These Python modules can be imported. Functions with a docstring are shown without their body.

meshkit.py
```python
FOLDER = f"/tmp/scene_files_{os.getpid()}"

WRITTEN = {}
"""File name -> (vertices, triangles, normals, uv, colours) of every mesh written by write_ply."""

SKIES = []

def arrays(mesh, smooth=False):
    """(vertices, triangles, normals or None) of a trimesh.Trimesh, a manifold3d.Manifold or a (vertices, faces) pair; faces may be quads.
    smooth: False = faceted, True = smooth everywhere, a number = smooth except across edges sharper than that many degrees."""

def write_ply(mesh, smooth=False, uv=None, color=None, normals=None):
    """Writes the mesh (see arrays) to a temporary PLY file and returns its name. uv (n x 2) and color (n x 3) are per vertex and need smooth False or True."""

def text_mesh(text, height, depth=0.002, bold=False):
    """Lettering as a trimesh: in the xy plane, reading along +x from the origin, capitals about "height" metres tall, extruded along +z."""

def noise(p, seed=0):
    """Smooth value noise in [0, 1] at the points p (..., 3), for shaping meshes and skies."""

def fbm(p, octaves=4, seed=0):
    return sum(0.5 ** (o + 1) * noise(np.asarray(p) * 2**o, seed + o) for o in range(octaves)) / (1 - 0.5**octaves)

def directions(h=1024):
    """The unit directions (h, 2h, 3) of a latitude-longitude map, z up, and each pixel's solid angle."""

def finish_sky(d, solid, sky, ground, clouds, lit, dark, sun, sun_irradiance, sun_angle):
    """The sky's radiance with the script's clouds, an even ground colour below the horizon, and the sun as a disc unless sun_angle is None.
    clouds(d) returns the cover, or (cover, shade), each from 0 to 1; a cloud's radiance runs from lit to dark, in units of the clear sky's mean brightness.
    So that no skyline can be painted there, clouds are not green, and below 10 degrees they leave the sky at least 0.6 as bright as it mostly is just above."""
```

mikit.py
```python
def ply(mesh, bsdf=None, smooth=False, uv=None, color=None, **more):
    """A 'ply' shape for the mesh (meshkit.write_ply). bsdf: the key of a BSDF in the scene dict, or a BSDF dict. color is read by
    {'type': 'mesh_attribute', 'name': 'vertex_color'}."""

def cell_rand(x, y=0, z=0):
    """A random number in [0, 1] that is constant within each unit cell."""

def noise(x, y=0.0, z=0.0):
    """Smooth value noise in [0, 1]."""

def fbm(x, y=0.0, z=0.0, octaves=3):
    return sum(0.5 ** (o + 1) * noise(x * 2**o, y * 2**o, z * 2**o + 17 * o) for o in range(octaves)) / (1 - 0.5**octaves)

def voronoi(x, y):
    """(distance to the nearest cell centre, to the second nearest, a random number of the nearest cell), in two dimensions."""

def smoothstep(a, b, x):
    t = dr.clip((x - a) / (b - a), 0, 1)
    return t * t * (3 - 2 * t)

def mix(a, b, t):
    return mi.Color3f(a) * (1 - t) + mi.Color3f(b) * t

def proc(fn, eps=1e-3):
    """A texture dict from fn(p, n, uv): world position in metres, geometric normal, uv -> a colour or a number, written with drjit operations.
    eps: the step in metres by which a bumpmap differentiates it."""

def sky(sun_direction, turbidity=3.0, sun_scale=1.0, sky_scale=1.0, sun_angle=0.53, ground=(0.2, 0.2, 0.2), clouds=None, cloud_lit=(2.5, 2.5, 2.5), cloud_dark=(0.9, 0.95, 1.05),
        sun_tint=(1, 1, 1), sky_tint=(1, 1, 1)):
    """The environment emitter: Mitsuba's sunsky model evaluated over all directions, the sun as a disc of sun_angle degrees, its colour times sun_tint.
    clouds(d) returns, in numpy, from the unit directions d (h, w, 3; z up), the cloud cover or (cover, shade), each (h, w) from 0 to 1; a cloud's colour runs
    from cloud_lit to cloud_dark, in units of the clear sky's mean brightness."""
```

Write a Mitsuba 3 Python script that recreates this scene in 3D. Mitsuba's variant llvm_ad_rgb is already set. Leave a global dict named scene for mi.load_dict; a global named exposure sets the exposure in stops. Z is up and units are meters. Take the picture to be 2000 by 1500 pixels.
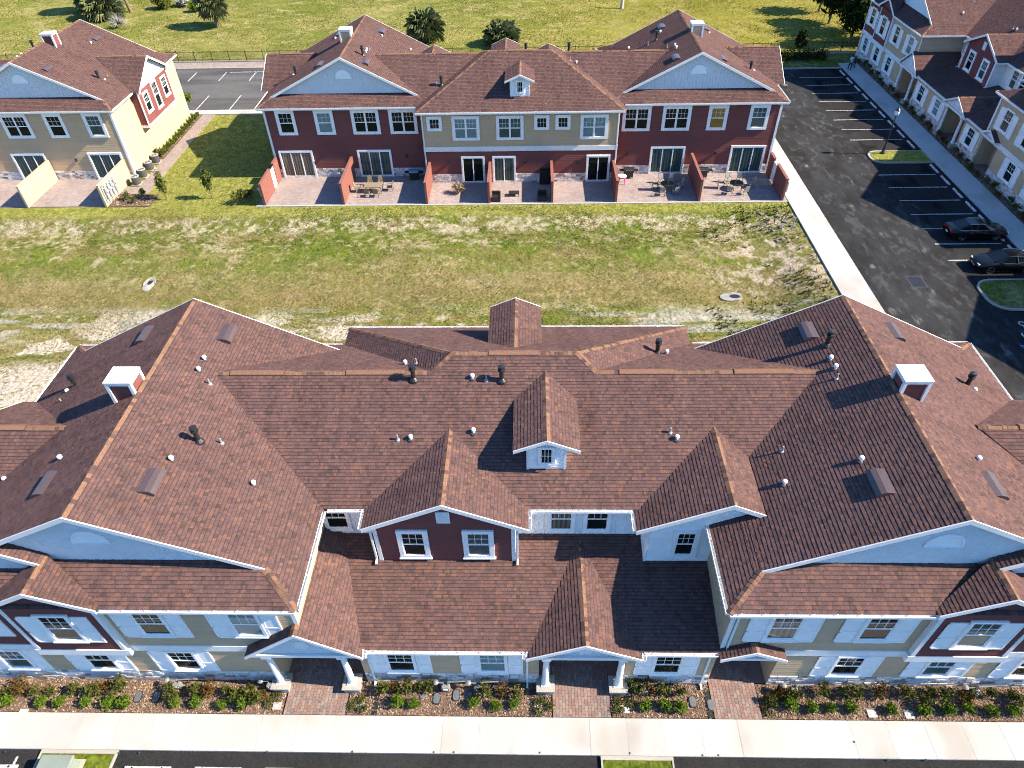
import math, random
import numpy as np, trimesh, manifold3d
import drjit as dr
import mitsuba as mi
import mikit
from mikit import noise, fbm, cell_rand, smoothstep, mix, voronoi

T = mi.ScalarTransform4f
scene, labels = {}, {}
# ------------------------------------------------------------------ camera, sky, exposure
CAMZ, PITCH, YAW, ROLL, FPX = 32.0, math.radians(42.805), math.radians(-2.036), math.radians(-1.517), 1343.27
CF = np.array([math.sin(YAW) * math.cos(PITCH), math.cos(YAW) * math.cos(PITCH), -math.sin(PITCH)])
CR = np.array([math.cos(YAW), -math.sin(YAW), 0.0])
CU = np.cross(CR, CF)
CR, CU = CR * math.cos(ROLL) + CU * math.sin(ROLL), CU * math.cos(ROLL) - CR * math.sin(ROLL)
scene['camera'] = {'type': 'perspective', 'fov': math.degrees(2 * math.atan(1000 / FPX)), 'fov_axis': 'x', 'near_clip': 0.5, 'far_clip': 6000.0,
                   'to_world': T().look_at(origin=[0, 0, CAMZ], target=[float(c) for c in np.array([0, 0, CAMZ]) + CF], up=[float(c) for c in CU])}
scene['sky'] = mikit.sky([1.0, -0.083, 0.79], turbidity=3.0, sky_scale=0.72, sky_tint=(0.70, 1.02, 1.36), sun_tint=(0.96, 1.0, 1.10), ground=(0.16, 0.15, 0.09))
exposure = 3.4

# ------------------------------------------------------------------ materials
def add_bsdf(name, d, twosided=True):
    scene['mat_' + name] = {'type': 'twosided', 'inner': d} if twosided else d
def rgb(*c): return {'type': 'rgb', 'value': list(c)}
def diffuse(name, tex): add_bsdf(name, {'type': 'diffuse', 'reflectance': tex if isinstance(tex, dict) else rgb(*tex)})
def glossy(name, col, rough=0.3, metal=0.0, spec=0.5, cc=0.0):
    add_bsdf(name, {'type': 'principled', 'base_color': col if isinstance(col, dict) else rgb(*col), 'roughness': rough, 'metallic': metal, 'specular': spec, 'clearcoat': cc})

def f_shingle(p, n, uv):
    r = uv.x
    w = fbm(p.x * 0.22, p.y * 0.22, p.z * 0.22, 2)
    c = mix((0.110, 0.0665, 0.0620), (0.087, 0.0560, 0.0540), smoothstep(0.25, 0.8, r))
    c = mix(c, (0.136, 0.0760, 0.0590), smoothstep(0.16, 0.02, r))
    c = mix(c, (0.058, 0.0420, 0.0390), smoothstep(0.89, 0.96, r) * 0.65)
    g = 0.76 + 0.48 * noise(p.x * 38, p.y * 38, p.z * 38)
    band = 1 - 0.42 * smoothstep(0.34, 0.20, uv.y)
    ax = dr.abs(n.x) > dr.abs(n.y)
    run = noise(dr.select(ax, p.y, p.x) * 2.6, dr.select(ax, p.x, p.y) * 0.22, 5.0)
    streak = 1.04 - 0.09 * smoothstep(0.55, 0.9, run) + 0.06 * smoothstep(0.35, 0.1, run) - 0.10 * smoothstep(0.55, 0.8, fbm(p.x * 1.1, p.y * 1.1, 3.0)) - 0.10 * smoothstep(0.5, 0.75, w)
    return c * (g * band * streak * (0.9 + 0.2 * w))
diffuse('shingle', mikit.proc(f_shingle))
def f_cap(p, n, uv):
    c = mix((0.178, 0.104, 0.072), (0.082, 0.054, 0.047), smoothstep(0.40, 0.95, uv.x))
    return c * (0.8 + 0.4 * noise(p.x * 34, p.y * 34, p.z * 34))
diffuse('ridge_cap', mikit.proc(f_cap))
def tint(a, amp=0.10, f=0.6):
    def fn(p, n, uv):
        w = 1 - amp + 2 * amp * fbm(p.x * f, p.y * f, p.z * f)
        s = 0.97 + 0.06 * noise(p.x * 9, p.y * 9, p.z * 2.5)
        return mi.Color3f(a) * (w * s * (0.96 + 0.08 * uv.x))
    return mikit.proc(fn)
diffuse('beige', tint((0.47, 0.35, 0.225)))
diffuse('red', tint((0.170, 0.066, 0.060)))
diffuse('patio_red', tint((0.215, 0.095, 0.080)))
diffuse('patio_beige', tint((0.41, 0.335, 0.245)))
diffuse('white', tint((0.78, 0.79, 0.78), 0.06))
diffuse('vent_white', tint((0.80, 0.82, 0.82), 0.04))
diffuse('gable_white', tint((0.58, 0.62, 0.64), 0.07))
diffuse('fascia', tint((0.70, 0.71, 0.70), 0.05))
def f_stone(p, n, uv):
    c = mix((0.50, 0.48, 0.46), (0.70, 0.69, 0.67), uv.x)
    c = mix(c, (0.28, 0.23, 0.19), smoothstep(0.82, 0.9, uv.y))
    return c * (0.72 + 0.56 * fbm(p.x * 14, p.y * 14, p.z * 14))
diffuse('stone', mikit.proc(f_stone))
diffuse('mortar', (0.30, 0.28, 0.26))
def f_concrete(p, n, uv):
    w = fbm(p.x * 0.33, p.y * 0.33, 3.0) * 0.5 + fbm(p.x * 2.2, p.y * 2.2, 1.0) * 0.3 + noise(p.x * 26, p.y * 26) * 0.2
    c = mix((0.325, 0.330, 0.320), (0.400, 0.408, 0.404), w)
    st = smoothstep(0.60, 0.82, fbm(p.x * 0.55 + 7, p.y * 0.30, 8.0))
    return mix(c, (0.24, 0.21, 0.16), st * 0.4) * (0.94 + 0.12 * uv.x)
diffuse('concrete', mikit.proc(f_concrete))
diffuse('kerb', tint((0.30, 0.29, 0.265), 0.12, 0.8))
def f_asphalt(p, n, uv):
    g = 0.70 + 0.6 * noise(p.x * 21, p.y * 21)
    base = mix((0.0185, 0.0190, 0.0200), (0.0270, 0.0272, 0.0280), fbm(p.x * 0.6, p.y * 0.4, 2.0)) * g
    lane = smoothstep(26.4, 28.5, p.x) * smoothstep(37.5, 33.0, p.x)
    d = fbm(p.x * 0.55 + 1.6 * noise(p.x * 0.5, p.y * 0.4, 4.0), p.y * 0.30, 5.0, 5)
    fine = fbm(p.x * 2.4, p.y * 1.1, 7.0, 4)
    dust = smoothstep(0.22, 0.86, d * 0.55 + fine * 0.45) * (0.22 + 0.78 * lane)
    swirl = smoothstep(0.10, 0.0, dr.abs(fbm(p.x * 0.75, p.y * 0.50, 11.0, 4) - 0.50)) * smoothstep(0.40, 0.62, fine) * lane
    spot = smoothstep(0.80, 0.90, noise(p.x * 1.2 + 9, p.y * 0.8, 2.0)) * smoothstep(0.5, 0.9, fine) * lane
    c = mix(base, (0.056, 0.0625, 0.070), dust * 0.52)
    c = mix(c, (0.115, 0.118, 0.12), swirl * 0.26)
    oil = smoothstep(0.72, 0.80, noise(p.x * 0.9, p.y * 0.7, 21.0)) * smoothstep(34.5, 36.0, p.x) * smoothstep(41.0, 40.0, p.x)
    return mix(mix(c, (0.010, 0.010, 0.011), oil * 0.7), (0.24, 0.24, 0.23), spot * 0.8)
diffuse('asphalt', mikit.proc(f_asphalt))
def f_greylot(p, n, uv):
    d = fbm(p.x * 0.10, p.y * 0.45, 5.0, 4)
    return mix((0.060, 0.062, 0.064), (0.105, 0.105, 0.105), smoothstep(0.3, 0.75, d)) * (0.85 + 0.3 * noise(p.x * 15, p.y * 15))
diffuse('grey_asphalt', mikit.proc(f_greylot))
def f_paint(p, n, uv):
    return mi.Color3f(0.50, 0.50, 0.49) * (0.72 + 0.28 * smoothstep(0.25, 0.6, fbm(p.x * 6, p.y * 6, 1.0)))
diffuse('road_paint', mikit.proc(f_paint))
diffuse('blue_paint', (0.05, 0.16, 0.48))
def f_paver(p, n, uv):
    c = mix((0.185, 0.115, 0.10), (0.23, 0.185, 0.165), uv.x)
    c = mix(c, (0.15, 0.13, 0.125), smoothstep(0.75, 0.9, uv.y))
    return c * (0.8 + 0.4 * noise(p.x * 30, p.y * 30, p.z * 30))
diffuse('paver', mikit.proc(f_paver))
diffuse('sand_joint', (0.12, 0.10, 0.08))
def f_patio(p, n, uv):
    row = dr.floor(p.y / 0.16)
    a = p.x / 0.30 + 0.5 * (row - 2 * dr.floor(row / 2))
    r = cell_rand(dr.floor(a), row)
    fx, fy = a - dr.floor(a), p.y / 0.16 - row
    j = smoothstep(0.0, 0.06, fx) * smoothstep(0.0, 0.1, fy)
    c = mix((0.230, 0.187, 0.180), (0.285, 0.250, 0.243), r)
    w = 0.85 + 0.3 * fbm(p.x * 0.7, p.y * 0.7, 3.0)
    return c * (w * (0.75 + 0.25 * j))
diffuse('patio_paver', mikit.proc(f_patio))
def f_pathpaver(p, n, uv):
    r = cell_rand(dr.floor(p.x / 0.2), dr.floor(p.y / 0.25))
    return mix((0.21, 0.17, 0.155), (0.26, 0.225, 0.205), r) * (0.85 + 0.3 * fbm(p.x, p.y, 1.0))
diffuse('path_paver', mikit.proc(f_pathpaver))

def f_ground(p, n, uv):
    x, y = p.x, p.y
    n1 = fbm(x * 0.11, y * 0.17, 1.0, 4); n2 = fbm(x * 0.5, y * 0.75, 2.0, 4); n3 = fbm(x * 2.3, y * 2.6, 3.0, 3); n4 = noise(x * 9, y * 9, 1.0)
    lush, olive, straw, sand, pale = (0.155, 0.205, 0.034), (0.222, 0.226, 0.064), (0.33, 0.30, 0.145), (0.62, 0.57, 0.46), (0.44, 0.44, 0.39)
    c = mix(lush, olive, smoothstep(0.35, 0.62, n1 * 0.5 + n2 * 0.5))
    c = mix(c, straw, smoothstep(0.50, 0.72, n2 * 0.55 + n3 * 0.45))
    ru = fbm(x * 1.15 + y * 0.45, y * 0.16 - x * 0.05, 14.0, 4)
    c = mix(c, (0.42, 0.36, 0.21), smoothstep(0.54, 0.76, ru * 0.72 + n3 * 0.28) * smoothstep(44.0, 47.0, y) * smoothstep(57.0, 55.5, y) * smoothstep(23.0, 15.0, x) * (0.15 + 0.5 * n2))
    bd = fbm(x * 0.05 + 2.0, y * 0.62, 41.0, 4)
    c = mix(c, (0.31, 0.265, 0.130), smoothstep(0.50, 0.66, bd) * smoothstep(58, 56, y) * 0.55)
    c = mix(c, (0.150, 0.195, 0.034), smoothstep(0.46, 0.32, bd) * smoothstep(58, 56, y) * 0.5)
    sp = noise(x * 1.15, y * 1.5, 31.0)
    c = mix(c, (0.45, 0.41, 0.28), smoothstep(0.78, 0.92, sp) * smoothstep(0.35, 0.6, n3) * 0.7)
    c = mix(c, (0.085, 0.095, 0.030), smoothstep(0.24, 0.10, sp) * smoothstep(0.4, 0.65, n3) * 0.8)
    c = mix(c, (0.26, 0.20, 0.085), smoothstep(0.50, 0.66, fbm(x * 0.35, y * 0.8, 23.0, 3)) * 0.45)
    c = mix(c, (0.105, 0.150, 0.025), smoothstep(0.58, 0.70, fbm(x * 0.9, y * 1.4, 17.0, 4)) * 0.65)
    # swale: dry banks, pale streaks along its bed, bare sand in patches
    sw = smoothstep(31.5, 33.5, y) * smoothstep(58.4, 57.0, y) * smoothstep(27.0, 25.0, x)
    dryband = smoothstep(46.0, 48.5, y + 2 * n1) * smoothstep(53.0, 50.0, y + 2 * n1)
    c = mix(c, (0.300, 0.250, 0.120), sw * dryband * (0.10 + 0.55 * n3))
    lip = smoothstep(53.6, 54.6, y + 1.6 * n1 + 0.5 * n2) * smoothstep(56.6, 55.6, y + 1.6 * n1 + 0.5 * n2)
    c = mix(c, (0.40, 0.36, 0.22), sw * lip * smoothstep(0.48, 0.66, n3 * 0.6 + n2 * 0.4) * 0.8)
    c = mix(c, (0.085, 0.110, 0.025), sw * lip * smoothstep(0.46, 0.30, n3 * 0.7 + n2 * 0.3) * 0.6)
    brown = smoothstep(45.0, 46.2, y + n2) * smoothstep(49.6, 48.0, y + 1.5 * n2)
    c = mix(c, (0.270, 0.205, 0.100), sw * brown * 0.42)
    streak = fbm(x * 0.16, y * 1.5, 9.0, 4)
    bed = smoothstep(40.2, 42.0, y) * smoothstep(45.4, 43.6, y)
    c = mix(c, pale, sw * bed * smoothstep(0.50, 0.66, streak) * 0.75)
    edge = smoothstep(55.6, 56.8, y + 1.2 * n2) * smoothstep(58.9, 57.6, y + 0.6 * n3)
    c = mix(c, (0.50, 0.45, 0.32), sw * edge * smoothstep(0.38, 0.62, n2 * 0.45 + n3 * 0.55) * 0.8)
    bare = smoothstep(0.66, 0.76, fbm(x * 0.30 + 3.1, y * 0.55, 5.0, 3) + 0.14 * n3)
    c = mix(c, sand, sw * bare * smoothstep(46.0, 42.0, y) * 0.9)
    east = smoothstep(15.5, 21.5, x + 2.5 * n2) * smoothstep(44.5, 48.5, y) * smoothstep(26.0, 24.0, x) * smoothstep(60.0, 57.0, y)
    c = mix(c, (0.50, 0.43, 0.33), east * smoothstep(0.46, 0.62, 0.5 * n2 + 0.5 * n3) * 0.9)
    west = smoothstep(-25.5, -28.5, x + 2 * n1) * smoothstep(39.4, 37.4, y + 2.5 * n2)
    c = mix(c, (0.60, 0.54, 0.44), west * smoothstep(0.74, 0.52, n3))
    mud = smoothstep(-30.5, -33.5, x) * smoothstep(40.0, 41.5, y) * smoothstep(45.5, 43.8, y)
    c = mix(c, (0.50, 0.44, 0.33), mud * smoothstep(0.46, 0.60, n2) * 0.85)
    # mown lawn by the far houses
    lawn = smoothstep(57.6, 58.4, y) * smoothstep(84.0, 83.5, y)
    c = mix(c, mix((0.230, 0.262, 0.052), (0.350, 0.350, 0.098), n3), lawn * 0.95)
    # rough field beyond the fence
    fld = smoothstep(100.5, 102.5, y)
    fc = mix((0.190, 0.222, 0.048), (0.325, 0.315, 0.105), smoothstep(0.34, 0.66, 0.6 * n1 + 0.4 * n2))
    fc = mix(fc, (0.42, 0.36, 0.19), smoothstep(0.56, 0.74, n2 * 0.6 + n3 * 0.4) * 0.8)
    gold = smoothstep(-10.0, 40.0, x + 20 * n1)
    fc = mix(fc, mi.Color3f(0.345, 0.295, 0.045), gold * 0.45)
    c = mix(c, fc, fld)
    c = mix(c, mix((0.10, 0.15, 0.02), (0.17, 0.21, 0.03), n3), smoothstep(12.0, 11.0, y))
    return c * (0.66 + 0.68 * n4) * (0.80 + 0.40 * n3) * 0.57
def f_groundbump(p, n, uv):
    return 0.05 * noise(p.x * 5, p.y * 5) + 0.03 * noise(p.x * 12, p.y * 12)
scene['mat_ground'] = {'type': 'bumpmap', 'arbitrary': mikit.proc(f_groundbump, 0.02), 'scale': 1.0, 'bsdf': {'type': 'twosided', 'inner': {'type': 'diffuse', 'reflectance': mikit.proc(f_ground)}}}
def leafmat(name, a, b, trans=0.25):
    def fn(p, n, uv): return mix(a, b, uv.x) * ((0.85 + 0.3 * uv.y) * 0.62)
    diffuse(name, mikit.proc(fn))
leafmat('tuft', (0.150, 0.170, 0.045), (0.380, 0.330, 0.150))
leafmat('field_tuft', (0.210, 0.235, 0.050), (0.440, 0.390, 0.130))
leafmat('leaf_bright', (0.070, 0.130, 0.014), (0.155, 0.235, 0.030))
leafmat('leaf_mixed', (0.055, 0.085, 0.016), (0.150, 0.145, 0.045))
leafmat('leaf_red', (0.060, 0.085, 0.020), (0.210, 0.085, 0.035))
leafmat('leaf_dark', (0.020, 0.034, 0.010), (0.055, 0.075, 0.022))
leafmat('leaf_tree', (0.075, 0.105, 0.020), (0.170, 0.185, 0.050))
leafmat('leaf_palm', (0.110, 0.155, 0.050), (0.36, 0.39, 0.19))
leafmat('leaf_pale', (0.36, 0.36, 0.32), (0.62, 0.62, 0.56))
leafmat('dry_leaf', (0.32, 0.22, 0.13), (0.52, 0.42, 0.28))
leafmat('mulch', (0.170, 0.100, 0.070), (0.62, 0.48, 0.37))
diffuse('mulch_bed', tint((0.115, 0.078, 0.056), 0.3, 3.0))
diffuse('bark', tint((0.17, 0.13, 0.09), 0.3, 4.0))
diffuse('pale_bark', tint((0.42, 0.38, 0.33), 0.2, 4.0))
glossy('glass_dark', (0.008, 0.011, 0.010), 0.04, spec=0.16)
glossy('glass_blind', tint((0.14, 0.21, 0.215), 0.2, 1.2), 0.05, spec=0.28)
glossy('glass_teal', tint((0.045, 0.080, 0.078), 0.45, 1.6), 0.05, spec=0.28)
glossy('glass_warm', tint((0.26, 0.15, 0.03), 0.3, 1.5), 0.05, spec=0.28)
def f_curtain(p, n, uv):
    s = 0.5 + 0.5 * dr.sin((p.x + p.y) * 26 + 3 * noise(p.x * 3, p.z))
    return mix((0.06, 0.055, 0.042), (0.17, 0.15, 0.115), s) * (0.7 + 0.5 * noise(p.x * 1.5, p.z * 1.5))
glossy('glass_curtain', mikit.proc(f_curtain), 0.06, spec=0.28)
def f_drape(p, n, uv):
    s = 0.5 + 0.5 * dr.sin((p.x + p.y) * 21 + 3 * noise(p.x * 2, p.z))
    return mix((0.022, 0.045, 0.042), (0.070, 0.110, 0.098), s)
glossy('glass_drape', mikit.proc(f_drape), 0.06, spec=0.28)
glossy('black_metal', (0.016, 0.016, 0.017), 0.4)
glossy('grey_metal', (0.24, 0.25, 0.26), 0.4)
glossy('mid_metal', (0.16, 0.17, 0.17), 0.45)
glossy('ac_metal', (0.055, 0.06, 0.062), 0.5)
glossy('galvanized', tint((0.26, 0.28, 0.29), 0.15, 3.0), 0.4, spec=0.5)
glossy('brown_metal', tint((0.070, 0.050, 0.050), 0.12, 2.0), 0.35, spec=0.5)
glossy('car_paint', (0.0035, 0.0035, 0.0045), 0.10, spec=0.35, cc=0.15)
glossy('car_glass', (0.004, 0.006, 0.007), 0.03, spec=0.45)
glossy('tyre', (0.015, 0.015, 0.015), 0.7)
glossy('chrome', (0.62, 0.62, 0.63), 0.18, metal=1.0)
glossy('tail_red', (0.25, 0.012, 0.012), 0.15)
glossy('lamp_glass', (0.75, 0.74, 0.70), 0.12)
glossy('white_plastic', (0.75, 0.76, 0.75), 0.4)
glossy('pink_plastic', (0.62, 0.06, 0.28), 0.4)
glossy('wicker', tint((0.014, 0.012, 0.011), 0.3, 9.0), 0.6)
glossy('tan_fabric', (0.18, 0.15, 0.10), 0.8)
glossy('pale_fabric', (0.24, 0.24, 0.22), 0.8)
glossy('blue_lid', (0.09, 0.17, 0.24), 0.35)
glossy('green_box', tint((0.17, 0.205, 0.18), 0.15, 2.0), 0.5)
glossy('valve_lid', tint((0.085, 0.10, 0.115), 0.2, 3.0), 0.55)
diffuse('inlet_concrete', tint((0.27, 0.265, 0.25), 0.25, 3.0)); diffuse('skin', (0.22, 0.12, 0.08)); diffuse('shirt_blue', (0.40, 0.52, 0.70)); diffuse('trouser_dark', (0.03, 0.03, 0.04))
diffuse('hair_dark', (0.012, 0.010, 0.010)); diffuse('shirt_dark', (0.05, 0.06, 0.05))
diffuse('marker_blue', (0.02, 0.07, 0.10)); diffuse('rubble', tint((0.15, 0.15, 0.145), 0.3, 3.0))

# ------------------------------------------------------------------ mesh helpers
class Frame:
    def __init__(s, o, U, V): s.o, s.U, s.V = np.array([o[0], o[1], 0.0]), np.array([*U, 0.0]), np.array([*V, 0.0])
    def __call__(s, p): p = np.asarray(p, float); return s.o + p[..., :1] * s.U + p[..., 1:2] * s.V + p[..., 2:3] * np.array([0, 0, 1.0])
    @property
    def flip(s): return np.cross(s.U, s.V)[2] < 0
WORLD = Frame((0, 0), (1, 0), (0, 1))
BOXF = np.array([[0, 2, 3], [0, 3, 1], [4, 5, 7], [4, 7, 6], [0, 1, 5], [0, 5, 4], [2, 6, 7], [2, 7, 3], [0, 4, 6], [0, 6, 2], [1, 3, 7], [1, 7, 5]])
BOXV = np.array([[x, y, z] for z in (0, 1) for y in (0, 1) for x in (0, 1)], float)
class MB:
    def __init__(s): s.v, s.f, s.uv, s.n = [], [], [], 0
    def add(s, v, f, uv=(0.5, 0.5)):
        v, f = np.asarray(v, float).reshape(-1, 3), np.asarray(f, int).reshape(-1, 3)
        s.v.append(v); s.f.append(f + s.n); s.n += len(v)
        uv = np.asarray(uv, float)
        s.uv.append(np.broadcast_to(uv, (len(v), 2)) if uv.ndim == 1 else uv)
        return s
    def box(s, lo, hi, M=None, uv=(0.5, 0.5)):
        lo, hi = np.minimum(lo, hi), np.maximum(lo, hi)
        v = lo + BOXV * (hi - lo)
        return s.add(v if M is None else M(v), BOXF, uv)
    def beam(s, p, q, w, h, up=(0, 0, 1), uv=(0.5, 0.5)):
        p, q, up = np.asarray(p, float), np.asarray(q, float), np.asarray(up, float)
        d = q - p; d = d / np.linalg.norm(d)
        if abs(d @ up) > 0.999 * np.linalg.norm(up): up = np.array([1.0, 0, 0]) if abs(d[0]) < .9 else np.array([0, 1.0, 0])
        a = np.cross(d, up); a /= np.linalg.norm(a); b = np.cross(a, d)
        c = [p - a * w / 2 - b * h / 2, p + a * w / 2 - b * h / 2, p - a * w / 2 + b * h / 2, p + a * w / 2 + b * h / 2]
        v = np.array([c[0], c[1], c[2], c[3]] + [x + (q - p) for x in c])
        return s.add(v, [[0, 1, 3], [0, 3, 2], [4, 6, 7], [4, 7, 5], [0, 4, 5], [0, 5, 1], [2, 3, 7], [2, 7, 6], [0, 2, 6], [0, 6, 4], [1, 5, 7], [1, 7, 3]], uv)
    def poly(s, pts, uv=(0.5, 0.5)):
        return s.add(pts, [[0, i, i + 1] for i in range(1, len(pts) - 1)], uv)
    def tube(s, pts, rad, sides=6, uv=(0.5, 0.5), cap=True):
        p = np.asarray(pts, float); rad = np.broadcast_to(np.asarray(rad, float), (len(p),))
        t = np.gradient(p, axis=0); t /= np.linalg.norm(t, axis=1, keepdims=True) + 1e-12
        ref = np.array([0, 0, 1.0]) if abs(t[:, 2]).mean() < 0.8 else np.array([1.0, 0, 0])
        a = np.cross(t, ref); a /= np.linalg.norm(a, axis=1, keepdims=True) + 1e-12
        b = np.cross(t, a); an = np.arange(sides) * 2 * np.pi / sides
        v = p[:, None] + rad[:, None, None] * (np.cos(an)[None, :, None] * a[:, None] + np.sin(an)[None, :, None] * b[:, None])
        f = []
        for i in range(len(p) - 1):
            for j in range(sides):
                k = (j + 1) % sides
                f += [[i * sides + j, i * sides + k, (i + 1) * sides + k], [i * sides + j, (i + 1) * sides + k, (i + 1) * sides + j]]
        v = v.reshape(-1, 3)
        if cap:
            v = np.vstack([v, p[:1], p[-1:]]); n0 = len(p) * sides
            f += [[n0, (j + 1) % sides, j] for j in range(sides)] + [[n0 + 1, (len(p) - 1) * sides + j, (len(p) - 1) * sides + (j + 1) % sides] for j in range(sides)]
        return s.add(v, f, uv)
    def lathe(s, prof, c, sides=16, uv=(0.5, 0.5), sq=None):
        prof = np.asarray(prof, float); an = np.arange(sides) * 2 * np.pi / sides
        v = np.array([[c[0] + r * math.cos(t), c[1] + r * math.sin(t), c[2] + z] for r, z in prof for t in an])
        f = []
        for i in range(len(prof) - 1):
            for j in range(sides):
                k = (j + 1) % sides
                f += [[i * sides + j, i * sides + k, (i + 1) * sides + k], [i * sides + j, (i + 1) * sides + k, (i + 1) * sides + j]]
        return s.add(v, f, uv)
    def arrays(s): return np.vstack(s.v), np.vstack(s.f), np.vstack(s.uv)
    def build(s, key, mat, F=None, smooth=False, kind=None, label=None):
        if not s.v: return None
        v, f, uv = s.arrays()
        if F is not None:
            v = F(v)
            if F.flip: f = f[:, ::-1]
        return put(key, (v, f, uv), mat, smooth, kind, label)
def numbered(key):
    if key not in scene and key not in USED: USED.add(key); return key
    i = 1
    while f'{key}_{i:03d}' in USED: i += 1
    USED.add(f'{key}_{i:03d}'); return f'{key}_{i:03d}'
USED = set(); NEXT = {}
def num(key):
    i = NEXT.get(key, 0); NEXT[key] = i + 1
    k = key if i == 0 else f'{key}_{i:03d}'
    return k
def put(key, vfu, mat, smooth=False, kind=None, label=None):
    """One entry of the scene under the next free number of key."""
    key = num(key)
    v, f, uv = vfu
    scene[key] = mikit.ply((v, f), 'mat_' + mat, smooth=True if smooth else False, uv=uv)
    if kind or label:
        labels[key] = {**({'kind': kind} if kind else {}), **({'label': label} if label else {})}
    return key
def thing(name, label, cat, group=None):
    key = num(name)
    labels[key] = {'label': label, 'category': cat}
    if group: labels[key]['group'] = group
    return key
def struct(key, mb, mat, label=None, smooth=False, F=None):
    k = mb.build(key, mat, F, smooth, kind='structure', label=label)
    return k
def pix(p):
    d = np.asarray(p, float) - np.array([0, 0, CAMZ]); z = d @ CF
    return 1000 + FPX * (d @ CR) / z, 750 - FPX * (d @ CU) / z

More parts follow.
